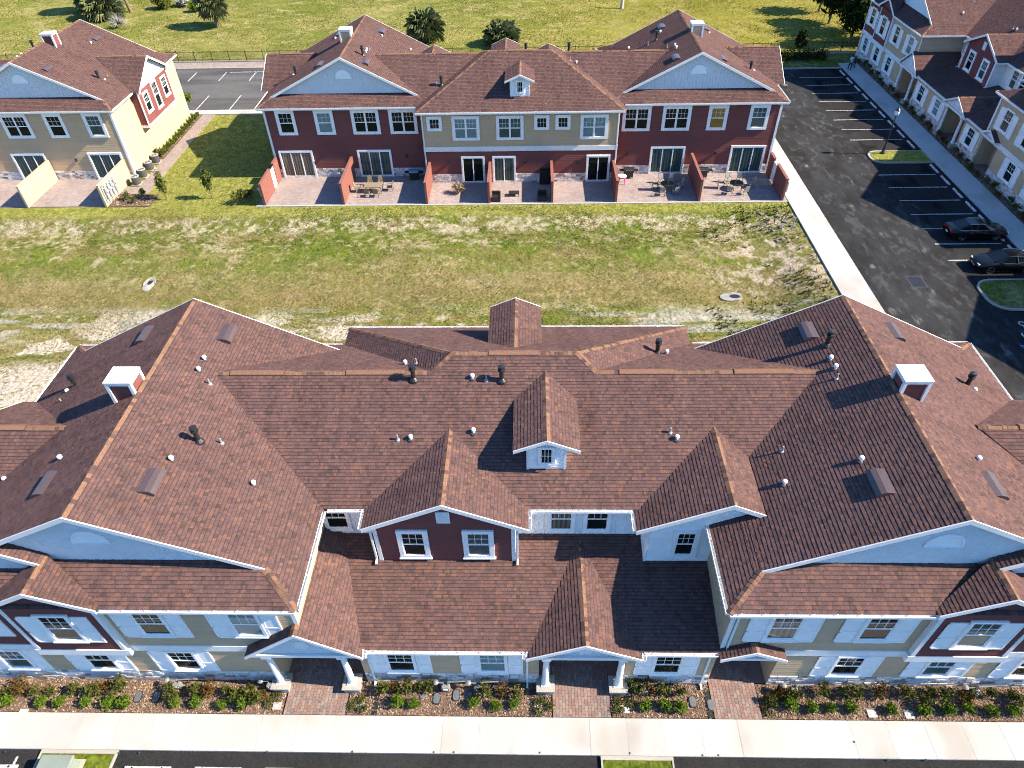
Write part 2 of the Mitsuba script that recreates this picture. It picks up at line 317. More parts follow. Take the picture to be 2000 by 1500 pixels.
# ------------------------------------------------------------------ coursed pieces: shingles, boards, stones
def courses(poly, expo, wmean, h, rng, zref=None, out=None, overlap=0.02, wvar=0.45, top=0.003):
    """Pieces that cover a convex flat polygon in courses: (K, 6, 3) corners: bottom left, bottom right, top right, top left, and the foot of the butt."""
    P = np.asarray(poly, float)
    n = np.cross(P[1] - P[0], P[2] - P[0])
    for i in range(2, len(P) - 1):
        if np.linalg.norm(n) < 1e-6: n = np.cross(P[1] - P[0], P[i + 1] - P[0])
    n /= np.linalg.norm(n)
    out = np.array([0, 0, 1.0]) if out is None else np.asarray(out, float)
    if n @ out < 0: n = -n
    d = np.array([0, 0, -1.0]); d = d - (d @ n) * n; d /= np.linalg.norm(d)
    e = np.cross(d, n)
    z0 = P[:, 2].min() if zref is None else zref
    b = (P[:, 2] - z0) / -d[2]; a = P @ e
    O = P[0] - a[0] * e + b[0] * d
    bmin, bmax = b.min(), b.max()
    def span(bb):
        bb = min(max(bb, bmin + 1e-4), bmax - 1e-4); xs = []
        for i in range(len(P)):
            j = (i + 1) % len(P)
            if (b[i] - bb) * (b[j] - bb) <= 0 and abs(b[i] - b[j]) > 1e-9:
                t = (bb - b[i]) / (b[j] - b[i]); xs.append(a[i] + t * (a[j] - a[i]))
        return (min(xs), max(xs)) if xs else (0, 0)
    res = []
    for k in range(int(math.floor(bmin / expo + 1e-6)), int(math.ceil(bmax / expo))):
        b0, b1 = max(k * expo, bmin), min((k + 1) * expo + overlap, bmax)
        if b1 - b0 < 0.02: continue
        A0, B0 = span(b0); A1, B1 = span(b1)
        lo, hi = min(A0, A1), max(B0, B1)
        m = max(1, int((hi - lo) / wmean * 1.7) + 3)
        w = wmean * (1 - wvar + 2 * wvar * rng.random(m)); br = lo - wmean * rng.random() + np.concatenate([[0], np.cumsum(w)])
        s, t = br[:-1], br[1:]
        s0, t0, s1, t1 = np.clip(s, A0, B0), np.clip(t, A0, B0), np.clip(s, A1, B1), np.clip(t, A1, B1)
        ok = (t0 - s0 > 0.012) | (t1 - s1 > 0.012)
        s0, t0, s1, t1 = s0[ok], t0[ok], s1[ok], t1[ok]
        if not len(s0): continue
        hh = h * (0.85 + 0.5 * rng.random(len(s0)))
        pt = lambda aa, bb, l: O + aa[:, None] * e - bb * d + (l[:, None] if np.ndim(l) else l) * n
        res.append(np.stack([pt(s0, b0, hh), pt(t0, b0, hh), pt(t1, b1, top), pt(s1, b1, top), pt(s0, b0, -0.004), pt(t0, b0, -0.004)], 1))
    return np.concatenate(res) if res else np.zeros((0, 6, 3))
PF = np.array([[0, 1, 2], [0, 2, 3], [4, 5, 1], [4, 1, 0], [4, 0, 3], [1, 5, 2]])
def pieces_mesh(V, rng, uv=None):
    K = len(V)
    f = (PF[None] + 6 * np.arange(K)[:, None, None]).reshape(-1, 3)
    uv = rng.random((K, 2)) if uv is None else uv
    return V.reshape(-1, 3), f, np.repeat(uv, 6, 0)
def emit_pieces(holder, name, mass, V, mat, F, rng, keep=0):
    """The keep largest pieces in view as parts of holder, the rest as one mesh."""
    if not len(V): return
    uv = rng.random((len(V), 2)); W = F(V); band = np.tile([1., 1, 0, 0, 1, 1], (len(V), 1)); full = np.stack([np.repeat(uv[:, :1], 6, 1), band], -1); face = PF[:, ::-1] if F.flip else PF
    pick = np.zeros(len(V), bool)
    if keep:
        c = W.mean(1); x, y = pix(c); a = np.cross(W[:, 1] - W[:, 0], W[:, 3] - W[:, 0])
        view = np.array([0, 0, CAMZ]) - c; dist = np.linalg.norm(view, axis=1)
        size = np.abs((a * view).sum(1)) / dist ** 3
        size[(x < 5) | (x > 1995) | (y < 5) | (y > 1495)] = 0
        pick[np.argsort(-size)[:keep]] = True; pick &= size > 0
        for i in np.nonzero(pick)[0]:
            put(f'{holder}__{name}', (W[i], face, full[i]), mat)
    V, full = V[~pick], full[~pick]
    v, f, u = pieces_mesh(V, rng); u = full.reshape(-1, 2)
    put(f'{holder}__{mass}', (F(v), f[:, ::-1] if F.flip else f, u), mat, kind='stuff')
def stones(poly, rng, out, expo=0.19, wmean=0.36):
    """Boxes with gaps: (K, 8, 3)."""
    V = courses(poly, expo, wmean, 0.0, rng, out=out, overlap=-0.018, top=0.0)
    if not len(V): return np.zeros((0, 8, 3))
    g = V[:, :4].copy(); e = V[:, 1] - V[:, 0]; L = np.linalg.norm(e, axis=1, keepdims=True) + 1e-9
    g[:, 0] += e / L * 0.008; g[:, 3] += e / L * 0.008; g[:, 1] -= e / L * 0.008; g[:, 2] -= e / L * 0.008
    n = np.asarray(out, float); h = (0.025 + 0.04 * rng.random(len(V)))[:, None, None]
    fr = g + n * h; c = fr.mean(1, keepdims=True); fr = c + (fr - c) * 0.94 + n * 0.012 * (rng.random((len(V), 4, 1)) - .5)
    return np.concatenate([fr, g - n * 0.005], 1)
SF = np.array([[0, 1, 2], [0, 2, 3], [4, 5, 1], [4, 1, 0], [5, 6, 2], [5, 2, 1], [6, 7, 3], [6, 3, 2], [7, 4, 0], [7, 0, 3]])
def emit_boxes(holder, name, mass, V, mat, F, rng, keep=0):
    if not len(V): return
    uv = rng.random((len(V), 2)); W = F(V); pick = np.zeros(len(V), bool); SFf = SF[:, ::-1] if F.flip else SF
    if keep:
        c = W.mean(1); x, y = pix(c); dist = np.linalg.norm(c - np.array([0, 0, CAMZ]), axis=1)
        size = np.linalg.norm(np.cross(W[:, 1] - W[:, 0], W[:, 3] - W[:, 0]), axis=1) / dist ** 2
        size[(x < 5) | (x > 1995) | (y < 5) | (y > 1495)] = 0
        pick[np.argsort(-size)[:keep]] = True; pick &= size > 0
        for i in np.nonzero(pick)[0]: put(f'{holder}__{name}', (W[i], SFf, np.repeat(uv[i:i + 1], 8, 0)), mat)
    W, uv = W[~pick], uv[~pick]
    if len(W):
        f = (SFf[None] + 8 * np.arange(len(W))[:, None, None]).reshape(-1, 3)
        put(f'{holder}__{mass}', (W.reshape(-1, 3), f, np.repeat(uv, 8, 0)), mat, kind='stuff')
# ------------------------------------------------------------------ ground
def sstep(a, b, x): t = np.clip((np.asarray(x, float) - a) / (b - a), 0, 1); return t * t * (3 - 2 * t)
def gh(x, y):
    """Height of the ground: level, with the swale between the two rows."""
    x, y = np.asarray(x, float), np.asarray(y, float)
    bank = (0.45 * sstep(58.2, 55.6, y) + 0.55 * sstep(54.0, 45.5, y)) * sstep(33.2, 40.5, y)
    w = sstep(23.8, 19.0, x) * 1.15
    r = 0.5 * np.sin(x * 0.7 + y * 0.4) + 0.5 * np.sin(x * 0.31 - y * 0.9 + 1.0)
    return -0.02 - bank * w + (0.07 * np.sin(x * 1.9 + 2 * np.sin(y * .8)) * np.sin(y * 2.3 + x * .4)) * sstep(57, 56, y) * sstep(43, 45, y) * np.minimum(1, w) + 0.05 * r * np.minimum(1, bank * w * 2) + 0.12 * r * sstep(103, 108, y)
gx = np.unique(np.concatenate([np.linspace(-3000, -160, 8), np.arange(-160, 150, 1.5), np.linspace(150, 3000, 8)]))
gy = np.unique(np.concatenate([np.linspace(-400, -30, 5), np.arange(-30, 28, 3), np.arange(28, 62, 0.75), np.arange(62, 170, 1.5), np.linspace(170, 4000, 10)]))
X, Y = np.meshgrid(gx, gy); nxg = len(gx)
gi = np.arange(len(gx) * len(gy)).reshape(len(gy), len(gx))
gf = np.concatenate([np.stack([gi[:-1, :-1], gi[:-1, 1:], gi[1:, 1:]], -1).reshape(-1, 3), np.stack([gi[:-1, :-1], gi[1:, 1:], gi[1:, :-1]], -1).reshape(-1, 3)])
gv = np.stack([X, Y, gh(X, Y)], -1).reshape(-1, 3)
put('ground', (gv, gf, np.c_[gv[:, 0], gv[:, 1]]), 'ground', smooth=True, kind='structure')

def sheet(key, x0, x1, y0, y1, z, mat, label=None):
    return struct(key, MB().poly([[x0, y0, z], [x1, y0, z], [x1, y1, z], [x0, y1, z]]), mat, label)
# dark parking lot on the east, street along the south, older grey lot on the north
m = MB()
m.poly([[26.85, 10.9, 0.012], [41.3, 10.9, 0.012], [41.3, 95.6, 0.012], [28.0, 95.6, 0.012], [28.0, 99.0, 0.012], [26.85, 99.0, 0.012]])
m.poly([[-110, -60, 0.012], [80, -60, 0.012], [80, 10.9, 0.012], [-110, 10.9, 0.012]])
struct('parking_lot', m, 'asphalt')
sheet('north_parking_lot', -120, 26.85, 83.9, 98.9, 0.010, 'grey_asphalt')
def line(holder, x0, x1, y0, y1, z): MB().poly([[x0, y0, z], [x1, y0, z], [x1, y1, z], [x0, y1, z]]).build(f'{holder}__parking_line', 'road_paint')
LINES = [92.45, 89.7, 86.95, 84.25, 81.55, 78.75, 76.05, 73.3, 65.0, 62.35, 59.75, 57.15, 54.65, 52.05, 49.5]
for y in LINES: line('parking_lot', 34.75, 40.35, y - .05, y + .05, 0.018)
for x in np.arange(-19.5 - 2.95 * 12, -20, 2.95): line('parking_lot', x - .05, x + .05, 5.2, 10.6, 0.018)
for x in list(np.arange(-17.0, 3.0, 2.95)) + list(np.arange(8.9, 26, 2.95)): line('parking_lot', x - .05, x + .05, 5.2, 9.9, 0.018)
for x in np.arange(-40.95 - 4.15 * 8, 22, 4.15): line('north_parking_lot', x - .06, x + .06, 84.2, 88.9, 0.016)
for x in np.arange(-41.5 - 4.15 * 8, 22, 4.15): line('north_parking_lot', x - .06, x + .06, 94.2, 97.6, 0.016)
line('north_parking_lot', -41.0, -32.5, 97.5, 97.6, 0.018)
# wheelchair symbol painted on the bay at the east edge
m = MB(); cx, cy = 36.35, 39.9
for r0, r1, t0, t1, ox, oy in [(0.17, 0.27, 0, 360, 0.0, 1.05), (0.50, 0.62, 150, 395, -0.1, -0.35)]:
    ts = np.radians(np.linspace(t0, t1, 28))
    for a, b in zip(ts[:-1], ts[1:]):
        m.poly([[cx + ox + r * math.cos(t), cy + oy + r * math.sin(t), 0.019] for r, t in ((r0, a), (r1, a), (r1, b), (r0, b))])
for a, b in [((-0.05, 0.8), (0.0, -0.1)), ((0.0, -0.1), (0.5, -0.1)), ((0.5, -0.1), (0.75, -0.75)), ((-0.03, 0.4), (0.42, 0.4))]:
    a, b = np.array(a), np.array(b); d = (b - a) / np.linalg.norm(b - a) * 0.055; q = np.array([-d[1], d[0]])
    m.poly([[cx + p[0], cy + p[1], 0.0195] for p in (a - q, b - q + d, b + q + d, a + q)])
m.build('parking_lot__wheelchair_symbol', 'road_paint')
m = MB(); m.poly([[34.9, 38.35, 0.0185], [35.02, 38.35, 0.0185], [36.1, 36.0, 0.0185], [35.98, 36.0, 0.0185]]); m.poly([[34.9, 38.35, 0.0185], [40, 38.35, 0.0185], [40, 38.47, 0.0185], [34.9, 38.47, 0.0185]])
m.build('parking_lot__bay_outline', 'blue_paint')
# sidewalks: every slab its own piece
def walk(key, x0, x1, y0, y1, along, step, label, z=0.11, off=0.0):
    struct(key, MB().box((x0 + .02, y0 + .02, -0.05), (x1 - .02, y1 - .02, z - 0.007)), 'concrete', label)
    lo, hi = (x0, x1) if along == 'x' else (y0, y1)
    rg = np.random.default_rng(int(abs(x0 * 7 + y0 * 3)))
    ed = np.arange(lo - off, hi + step, step); ed = np.concatenate([[lo], ed[(ed > lo + .2) & (ed < hi - .2)], [hi]])
    for a, b in zip(ed[:-1], ed[1:]):
        g = 0.012; dz = rg.uniform(-0.004, 0.004)
        q = ((a + g, y0, -0.04), (b - g, y1, z + dz)) if along == 'x' else ((x0, a + g, -0.04), (x1, b - g, z + dz))
        MB().box(*q, uv=rg.random(2)).build(f'{key}__slab', 'concrete')
walk('front_sidewalk', -62, 26.9, 10.9, 12.45, 'x', 1.63, 'pale concrete sidewalk in front of the near houses', off=0.6)
walk('lot_sidewalk', 24.4, 26.85, 12.5, 83.8, 'y', 5.2, 'white concrete sidewalk along the west edge of the dark lot', z=0.10)
walk('east_sidewalk', 41.3, 43.75, 11, 97.5, 'y', 3.3, 'shaded concrete sidewalk in front of the east houses', z=0.10)
walk('north_sidewalk', -120, 24.35, 82.6, 83.9, 'x', 2.0, 'concrete sidewalk along the south edge of the grey lot', z=0.10)
struct('verge', MB().box((-120, 98.9, -0.05), (28, 99.15, 0.14)).box((28.05, 95.6, -.05), (41.3, 95.85, .14)).box((27.85, 95.6, -.05), (28.05, 99.15, .14)), 'kerb')
sheet('verge_strip', -120, 28, 99.15, 101.6, 0.06, 'path_paver')
struct('fence_kerb', MB().box((-120, 101.62, -.05), (46, 101.95, 0.2)), 'kerb')
# planted islands: a kerb ring round grass
def island(key, pts, label):
    pts = np.asarray(pts, float); c = pts.mean(0); m = MB(); q = c + (pts - c) * (1 - 0.16 / np.linalg.norm(pts - c, axis=1, keepdims=True) * 1.15)
    N = len(pts)
    for i in range(N):
        j = (i + 1) % N; a, b, p, r = pts[i], pts[j], q[i], q[j]
        m.poly([[*a, 0], [*b, 0], [*b, 0.14], [*a, 0.14]]); m.poly([[*a, 0.14], [*b, 0.14], [*r, 0.14], [*p, 0.14]]); m.poly([[*p, 0.14], [*r, 0.14], [*r, 0.0], [*p, 0.0]])
    k = struct(key, m, 'kerb', label)
    MB().poly([[*p, 0.105] for p in q]).build(k + '__turf', 'ground')
    return q
def dround(x0, x1, y0, y1, r):
    a = [(x0 + r - r * math.cos(t), y1 - r + r * math.sin(t)) for t in np.linspace(0, math.pi / 2, 7)]
    b = [(x0 + r - r * math.sin(t), y0 + r - r * math.cos(t)) for t in np.linspace(0, math.pi / 2, 7)]
    return a + [(x1, y1), (x1, y0)] + b
ISL = [island('lamp_island', dround(35.2, 41.25, 67.5, 70.35, 1.2), 'grassy kerbed island under the lamp post'),
       island('east_island', dround(35.15, 41.25, 42.5, 46.6, 1.5), 'grassy kerbed island beside the parked cars'),
       island('utility_island', [(-21.45, 4), (-21.45, 10.88), (-18.05, 10.88), (-18.25, 4)], 'grassy strip holding the utility box'),
       island('street_island', [(3.0, 4), (3.0, 10.88), (6.1, 10.88), (6.0, 4)], 'grassy strip between parking bays')]
# far patios and the paved path between the far houses
struct('patio', MB().box((-26.2, 59.85, -.05), (24.35, 65.9, 0.05)), 'patio_paver', 'pinkish paved patios behind the far red row')
struct('patio_edge', MB().box((-26.3, 59.68, -.05), (24.45, 59.84, 0.056)), 'concrete')
struct('beige_patio', MB().box((-92, 60.0, -.05), (-41.0, 66.1, 0.05)), 'patio_paver', 'pinkish paved patios behind the far beige row')
struct('path', MB().box((-39.55, 64.0, -.05), (-38.05, 82.6, 0.04)).box((-41.2, 62.5, -.05), (-38.05, 63.98, 0.038)), 'path_paver')
struct('planting_bed', MB().box((-41.0, 70.6, -.05), (-39.62, 82.5, 0.035)), 'mulch_bed')
struct('planting_bed', MB().box((-40.9, 59.9, -.05), (-36.8, 62.4, 0.03)), 'mulch_bed')
for a, b in [(-62, -11.25), (-8.35, 0.95), (3.65, 8.15), (10.35, 26.0)]:
    struct('planting_bed', MB().box((a, 12.5, -.05), (b, 14.06, 0.04)), 'mulch_bed')
struct('planting_bed', MB().box((43.8, 20, -.05), (44.7, 99, 0.05)), 'mulch_bed')
sheet('hedge_bed', 28.1, 41.25, 95.9, 101.6, 0.03, 'ground')
# brick walks to the three front doors
def paver_walk(key, x0, x1, y0, y1, label, seed):
    struct(key, MB().box((x0, y0, -.05), (x1, y1, 0.085)), 'sand_joint', label)
    rg = np.random.default_rng(seed); L, W = 0.26, 0.145
    nx, ny = max(1, round((x1 - x0) / W)), max(1, round((y1 - y0) / L)); W, L = (x1 - x0) / nx, (y1 - y0) / ny
    for i in range(nx):
        for j in range(-1, ny):
            a, b = y0 + (j + (0.5 if i % 2 else 0)) * L, y0 + (j + 1 + (0.5 if i % 2 else 0)) * L
            a, b = max(a, y0), min(b, y1)
            if b - a < 0.04: continue
            g = 0.006; z = 0.105 + rg.uniform(-.004, .004)
            MB().box((x0 + i * W + g, a + g, 0.08), (x0 + (i + 1) * W - g, b - g, z), uv=rg.random(2)).build(f'{key}__paver', 'paver')
paver_walk('brick_walk', -11.2, -8.4, 12.47, 15.6, 'brick walk to the wide porch by the left wing', 1)
paver_walk('brick_walk', 1.0, 3.6, 12.47, 15.6, 'brick walk to the middle porch', 2)
paver_walk('brick_walk', 8.2, 10.3, 12.47, 15.6, 'brick walk to the small porch by the right wing', 3)
# ------------------------------------------------------------------ houses: local u along the row, v towards the street, z up
WR, WI, WO, ZE, ZR, SL = 16.64, 8.48, 25.16, 7.2, 11.32, 0.505
FE = 16.4
def P3(*a): return [list(map(float, p)) for p in a]
def mir(poly, s): return [[s * p[0], p[1], p[2]] for p in poly]
def roof_polys():
    L = []
    for s in (1, -1):
        for e0, sg in ((WI, 1), (WO, -1)):
            f = 1.42 if True else 0; r = 1.2
            uf, ub = e0 + sg * f, e0 + sg * r
            zz = lambda u: ZE + SL * abs(u - e0)
            um = e0 + sg * 1.2
            L.append(mir(P3((e0, 0, ZE), (e0, FE, ZE), (um, FE - 1.2, zz(um)), (um, 1.2, zz(um))), s))
            L.append(mir(P3((um, 1.2, zz(um)), (um, FE - 1.2, zz(um)), (uf, FE - f, zz(uf)), (uf, 1.2, zz(uf))), s))
            L.append(mir(P3((uf, 1.2, zz(uf)), (uf, FE - f, zz(uf)), (WR, FE - f, ZR), (WR, 1.2, ZR)), s))
        for v0, sv in ((0, 1), (FE, -1)):
            k = 1.85
            L.append(mir(P3((WI, v0, ZE), (WO, v0, ZE), (WO - k, v0 + sv * k, ZE + SL * k), (WI + k, v0 + sv * k, ZE + SL * k)), s))
        # end section beyond the wing
        L.append(mir(P3((25.1, 12.6, 7.2), (25.95, 12.6, 7.2), (25.95, 8.6, 9.5), (20.6, 8.6, 9.5)), s))
        L.append(mir(P3((25.1, 4.6, 7.2), (25.95, 4.6, 7.2), (25.95, 8.6, 9.5), (20.6, 8.6, 9.5)), s))
        # centre hip, its sides
        L.append(mir(P3((9.77, -1.55, 7.2), (9.77, 0.05, 7.2), (3.92, 5.65, 10.2), (3.03, 4.78, 10.66)), s))
        # gable over the bay in the wing front, the gablet behind it
        for t in (1, -1):
            L.append(mir(P3((18.8, 16.5, 8.5), (18.8 + t * 2.38, 16.5, 7.27), (18.8 + t * 2.38, 16.2, 7.27), (18.8, 14.65, 8.5)), s))
            L.append(mir(P3((20.35, 15.2, 9.42), (20.35 + t * 1.6, 15.2, 8.5), (20.35 + t * 1.6, 14.6, 8.5), (20.35, 14.6, 9.42)), s))
    L.append(P3((-8.48, 11.45, 7.2), (8.48, 11.45, 7.2), (14.45, 5.65, 10.2), (-14.45, 5.65, 10.2)))
    L.append(P3((-8.48, 0, 7.2), (8.48, 0, 7.2), (14.45, 5.65, 10.2), (-14.45, 5.65, 10.2)))
    L.append(P3((-9.77, -1.55, 7.2), (9.77, -1.55, 7.2), (3.03, 4.78, 10.66), (-3.03, 4.78, 10.66)))
    L.append(P3((-3.92, 5.65, 10.2), (3.92, 5.65, 10.2), (3.03, 4.78, 10.66), (-3.03, 4.78, 10.66)))
    L.append(P3((-8.9, 16.2, 3.5), (8.9, 16.2, 3.5), (8.9, 10.98, 4.725), (-8.9, 10.98, 4.725)))
    for t in (1, -1):
        L.append(P3((-2.95, 12.55, 8.9), (-2.95 + t * 3.65, 12.55, 7.18), (-2.95 + t * 3.65, 11.45, 7.18), (-2.95, 8.1, 8.9)))
        L.append(P3((3.07, 16.5, 4.65), (3.07 + t * 2.5, 16.5, 3.42), (3.07 + t * 2.34, 16.2, 3.5), (3.07, 11.3, 4.65)))
        L.append(P3((1.5, 10.13, 10.2), (1.5 + t * 1.47, 10.13, 9.55), (1.5 + t * 1.47, 6.8, 9.55), (1.5, 5.6, 10.2)))
        L.append(P3((0, -0.4, 10.1), (t * 1.38, -0.4, 9.5), (t * 1.38, 2.7, 9.5), (0, 3.8, 10.1)))
        L.append(P3((10.2, 16.5, 4.15), (10.2 + t * 1.4, 16.5, 3.5), (10.2 + t * 1.4, 15.96, 3.5), (10.2, 15.96, 4.15)))
    L.append(P3((9.2, 12.55, 8.93), (5.35, 12.55, 7.1), (5.35, 11.45, 7.1), (9.2, 8.0, 8.93)))
    L.append(P3((9.2, 12.55, 8.93), (10.62, 12.55, 8.26), (10.62, 9.3, 8.26), (9.2, 8.0, 8.93)))
    L.append(P3((-9.0, 16.5, 5.39), (-6.45, 16.5, 3.44), (-6.5, 16.2, 3.48), (-8.12, 10.98, 4.725), (-9.0, 10.98, 5.39)))
    L.append(P3((-9.0, 16.5, 5.39), (-11.55, 16.5, 3.44), (-11.55, 15.96, 3.44), (-9.0, 15.96, 5.39)))
    return L
def ridge_lines():
    L = []
    for s in (1, -1):
        L += [mir(P3((WR, 1.2, ZR), (WR, FE - 1.42, ZR)), s), mir(P3((14.4, 5.65, 10.2), (3.92, 5.65, 10.2)), s), mir(P3((3.03, 4.78, 10.66), (3.92, 5.65, 10.2)), s),
              mir(P3((3.03, 4.78, 10.66), (9.77, -1.55, 7.2)), s), mir(P3((20.6, 8.6, 9.5), (25.95, 8.6, 9.5)), s), mir(P3((18.8, 14.7, 8.5), (18.8, 16.5, 8.5)), s)]
        for e0, sg in ((WI, 1), (WO, -1)):
            L += [mir(P3((e0, 0, ZE), (e0 + sg * 1.2, 1.2, ZE + SL * 1.2)), s), mir(P3((e0, FE, ZE), (e0 + sg * 1.42, FE - 1.42, ZE + SL * 1.42)), s)]
    L += [P3((-3.03, 4.78, 10.66), (3.03, 4.78, 10.66)), P3((-2.95, 8.1, 8.9), (-2.95, 12.55, 8.9)), P3((9.2, 8.0, 8.93), (9.2, 12.55, 8.93)), P3((3.07, 11.3, 4.65), (3.07, 16.5, 4.65)),
          P3((1.5, 5.6, 10.2), (1.5, 10.13, 10.2)), P3((0, 3.8, 10.1), (0, -0.4, 10.1)), P3((10.2, 15.97, 4.15), (10.2, 16.5, 4.15)), P3((-9.0, 15.97, 5.39), (-9.0, 16.5, 5.39))]
    return L
ROOFS, RIDGES = roof_polys(), ridge_lines()
def rake(m, p, q, out, w=0.045, h=0.24):
    """A barge board under a sloping roof edge, standing out in direction out (a unit vector along v or u)."""
    p, q, out = np.array(p, float), np.array(q, float), np.array(out, float)
    for a in (p, q): pass
    v = np.array([p, q, q - [0, 0, h], p - [0, 0, h]])
    v = v + np.array([0, 0, 0.035]); w_ = out * w
    m.add(np.concatenate([v, v + w_]), [[0, 1, 2], [0, 2, 3], [4, 6, 5], [4, 7, 6], [0, 4, 5], [0, 5, 1], [3, 2, 6], [3, 6, 7], [0, 3, 7], [0, 7, 4], [1, 5, 6], [1, 6, 2]])
def wallmap(o, a, n):
    """(along, out, z) to local coordinates for a wall that passes o, runs along a and looks towards n."""
    o, a, n = np.array([*o, 0.0]), np.array([*a, 0.0]), np.array([*n, 0.0])
    return lambda p: o + np.asarray(p)[..., :1] * a + np.asarray(p)[..., 1:2] * n + np.asarray(p)[..., 2:3] * np.array([0, 0, 1.0])
def window(H, F, M, z0, z1, w, glass='glass_dark', kind='single', tw=0.15, sill=True, grid=True):
    """Trim, sashes, muntins and panes, all standing on the face of the wall."""
    k = num(f'{H}__window'); m = MB(); h = w / 2
    m.box((-h, 0.005, z1 - tw), (h, 0.105, z1), M).box((-h, 0.005, z0), (h, 0.105, z0 + tw * .8), M)
    m.box((-h, 0.005, z0 + tw * .8), (-h + tw, 0.102, z1 - tw), M).box((h - tw, 0.005, z0 + tw * .8), (h, 0.102, z1 - tw), M)
    if sill: m.box((-h - 0.05, 0.005, z0 - 0.07), (h + 0.05, 0.145, z0 - 0.002), M)
    k2 = m.build(k, 'white', F)
    bays = [(-h + tw, h - tw)] if kind != 'double' else [(-h + tw, -0.045), (0.045, h - tw)]
    zb, zt = z0 + tw * .8, z1 - tw; zm = (zb + zt) / 2
    s = MB(); g = MB(); pn = MB()
    if kind == 'double': s.box((-0.045, 0.005, zb), (0.045, 0.092, zt), M)
    for a, b in bays:
        for c0, c1, d in ((zb, zm, 0.055), (zm, zt, 0.068)) if kind != 'small' else ((zb, zt, 0.06),):
            q = 0.045
            s.box((a, 0.006, c0), (a + q, d + .012, c1), M).box((b - q, 0.006, c0), (b, d + .012, c1), M).box((a + q, 0.006, c0), (b - q, d + .012, c0 + q), M).box((a + q, 0.006, c1 - q), (b - q, d + .012, c1), M)
            pn.poly(M([[a + q, d - .02, c0 + q], [b - q, d - .02, c0 + q], [b - q, d - .02, c1 - q], [a + q, d - .02, c1 - q]]))
            if grid and (c0 == zm or kind == 'small'):
                for i in (1, 2):
                    x = a + q + (b - a - 2 * q) * i / 3; g.box((x - .011, d - .019, c0 + q), (x + .011, d - .004, c1 - q), M)
                zc = (c0 + c1) / 2; g.box((a + q, d - .019, zc - .011), (b - q, d - .006, zc + .011), M)
    s.build(f'{k}__sash', 'white_plastic', F); pn.build(f'{k}__pane', glass, F)
    if grid: g.build(f'{k}__muntin', 'white_plastic', F)
    return k
def shutter(H, F, M, a0, a1, z0, z1):
    m = MB(); m.box((a0, 0.004, z0), (a1, 0.045, z1), M)
    zm = z0 + (z1 - z0) * 0.42
    for c0, c1 in ((z0 + .09, zm - .05), (zm + .05, z1 - .09)):
        m.box((a0, 0.0455, c0 - .09), (a1, 0.065, c0), M); m.box((a0, 0.0455, c0), (a0 + .08, 0.065, c1), M); m.box((a1 - .08, 0.0455, c0), (a1, 0.065, c1), M)
    m.box((a0, 0.0455, z1 - .09), (a1, 0.055, z1), M); m.box((a0, .0455, zm - .05), (a1, 0.0645, zm + .05), M)
    m.build(f'{H}__shutter', 'white', F)
def patio_door(H, F, M, z0, z1, w, glass, leaves=3):
    k = num(f'{H}__patio_door'); h = w / 2; m = MB(); t = 0.16
    m.box((-h, .005, z1 - t), (h, .14, z1), M).box((-h, .005, z0), (-h + t, .138, z1 - t), M).box((h - t, .005, z0), (h, .138, z1 - t), M).box((-h + t, .005, z0), (h - t, .10, z0 + .09), M)
    m.build(k, 'white', F); a0, a1 = -h + t, h - t; s = MB()
    for i in range(leaves):
        x0, x1 = a0 + (a1 - a0) * i / leaves, a0 + (a1 - a0) * (i + 1) / leaves; d = 0.088 + 0.014 * (i % 2)
        for b in (((x0, .006, z0 + .09), (x0 + .05, d + .014, z1 - t)), ((x1 - .05, .006, z0 + .09), (x1, d + .014, z1 - t)), ((x0 + .05, .006, z0 + .09), (x1 - .05, d + .014, z0 + .17)), ((x0 + .05, .006, z1 - t - .07), (x1 - .05, d + .014, z1 - t))): s.box(*b, M)
        MB().poly(M([[x0 + .05, d - .01, z0 + .17], [x1 - .05, d - .01, z0 + .17], [x1 - .05, d - .01, z1 - t - .07], [x0 + .05, d - .01, z1 - t - .07]])).build(f'{k}__pane', glass, F)
    s.build(f'{k}__sash', 'white_plastic', F)
def gutter(H, F, p, q, out, straps=True):
    p, q, out = np.array(p, float), np.array(q, float), np.array(out, float); d = (q - p) / np.linalg.norm(q - p)
    m = MB(); z = np.array([0, 0, 1.0])
    def bar(o0, o1, z0, z1, a=p, b=q):
        m.beam(a + out * (o0 + o1) / 2 + z * (z0 + z1) / 2, b + out * (o0 + o1) / 2 + z * (z0 + z1) / 2, o1 - o0, z1 - z0)
    bar(-.05, -.02, -.24, 0.0); bar(-.018, .12, -.125, -.11); bar(.105, .125, -.109, .012); bar(-.018, -.005, -.109, -.01)
    L = np.linalg.norm(q - p)
    if straps:
        for s in np.arange(0.45, L - .2, 0.92):
            c = p + d * s; bar(-.004, .104, -.012, .004, c - d * .02, c + d * .02)
    m.build(f'{H}__gutter', 'fascia', F)
def downspout(H, F, p, z0, z1, out, back=0.0):
    p, out = np.array([*p, 0.0]), np.array([*out, 0.0]); m = MB(); z = lambda h: np.array([0, 0, h])
    m.beam(p + out * .055 + z(z0 + .05), p + out * .055 + z(z1), .085, .065, up=out)
    if back: m.beam(p + out * .05 + z(z1), p + out * (back + .04) + z(z1 + .28), .085, .065)
    m.beam(p + out * .05 + z(z0 + .05), p + out * .32 + z(z0 + .02), .085, .06)
    m.build(f'{H}__downspout', 'fascia', F)

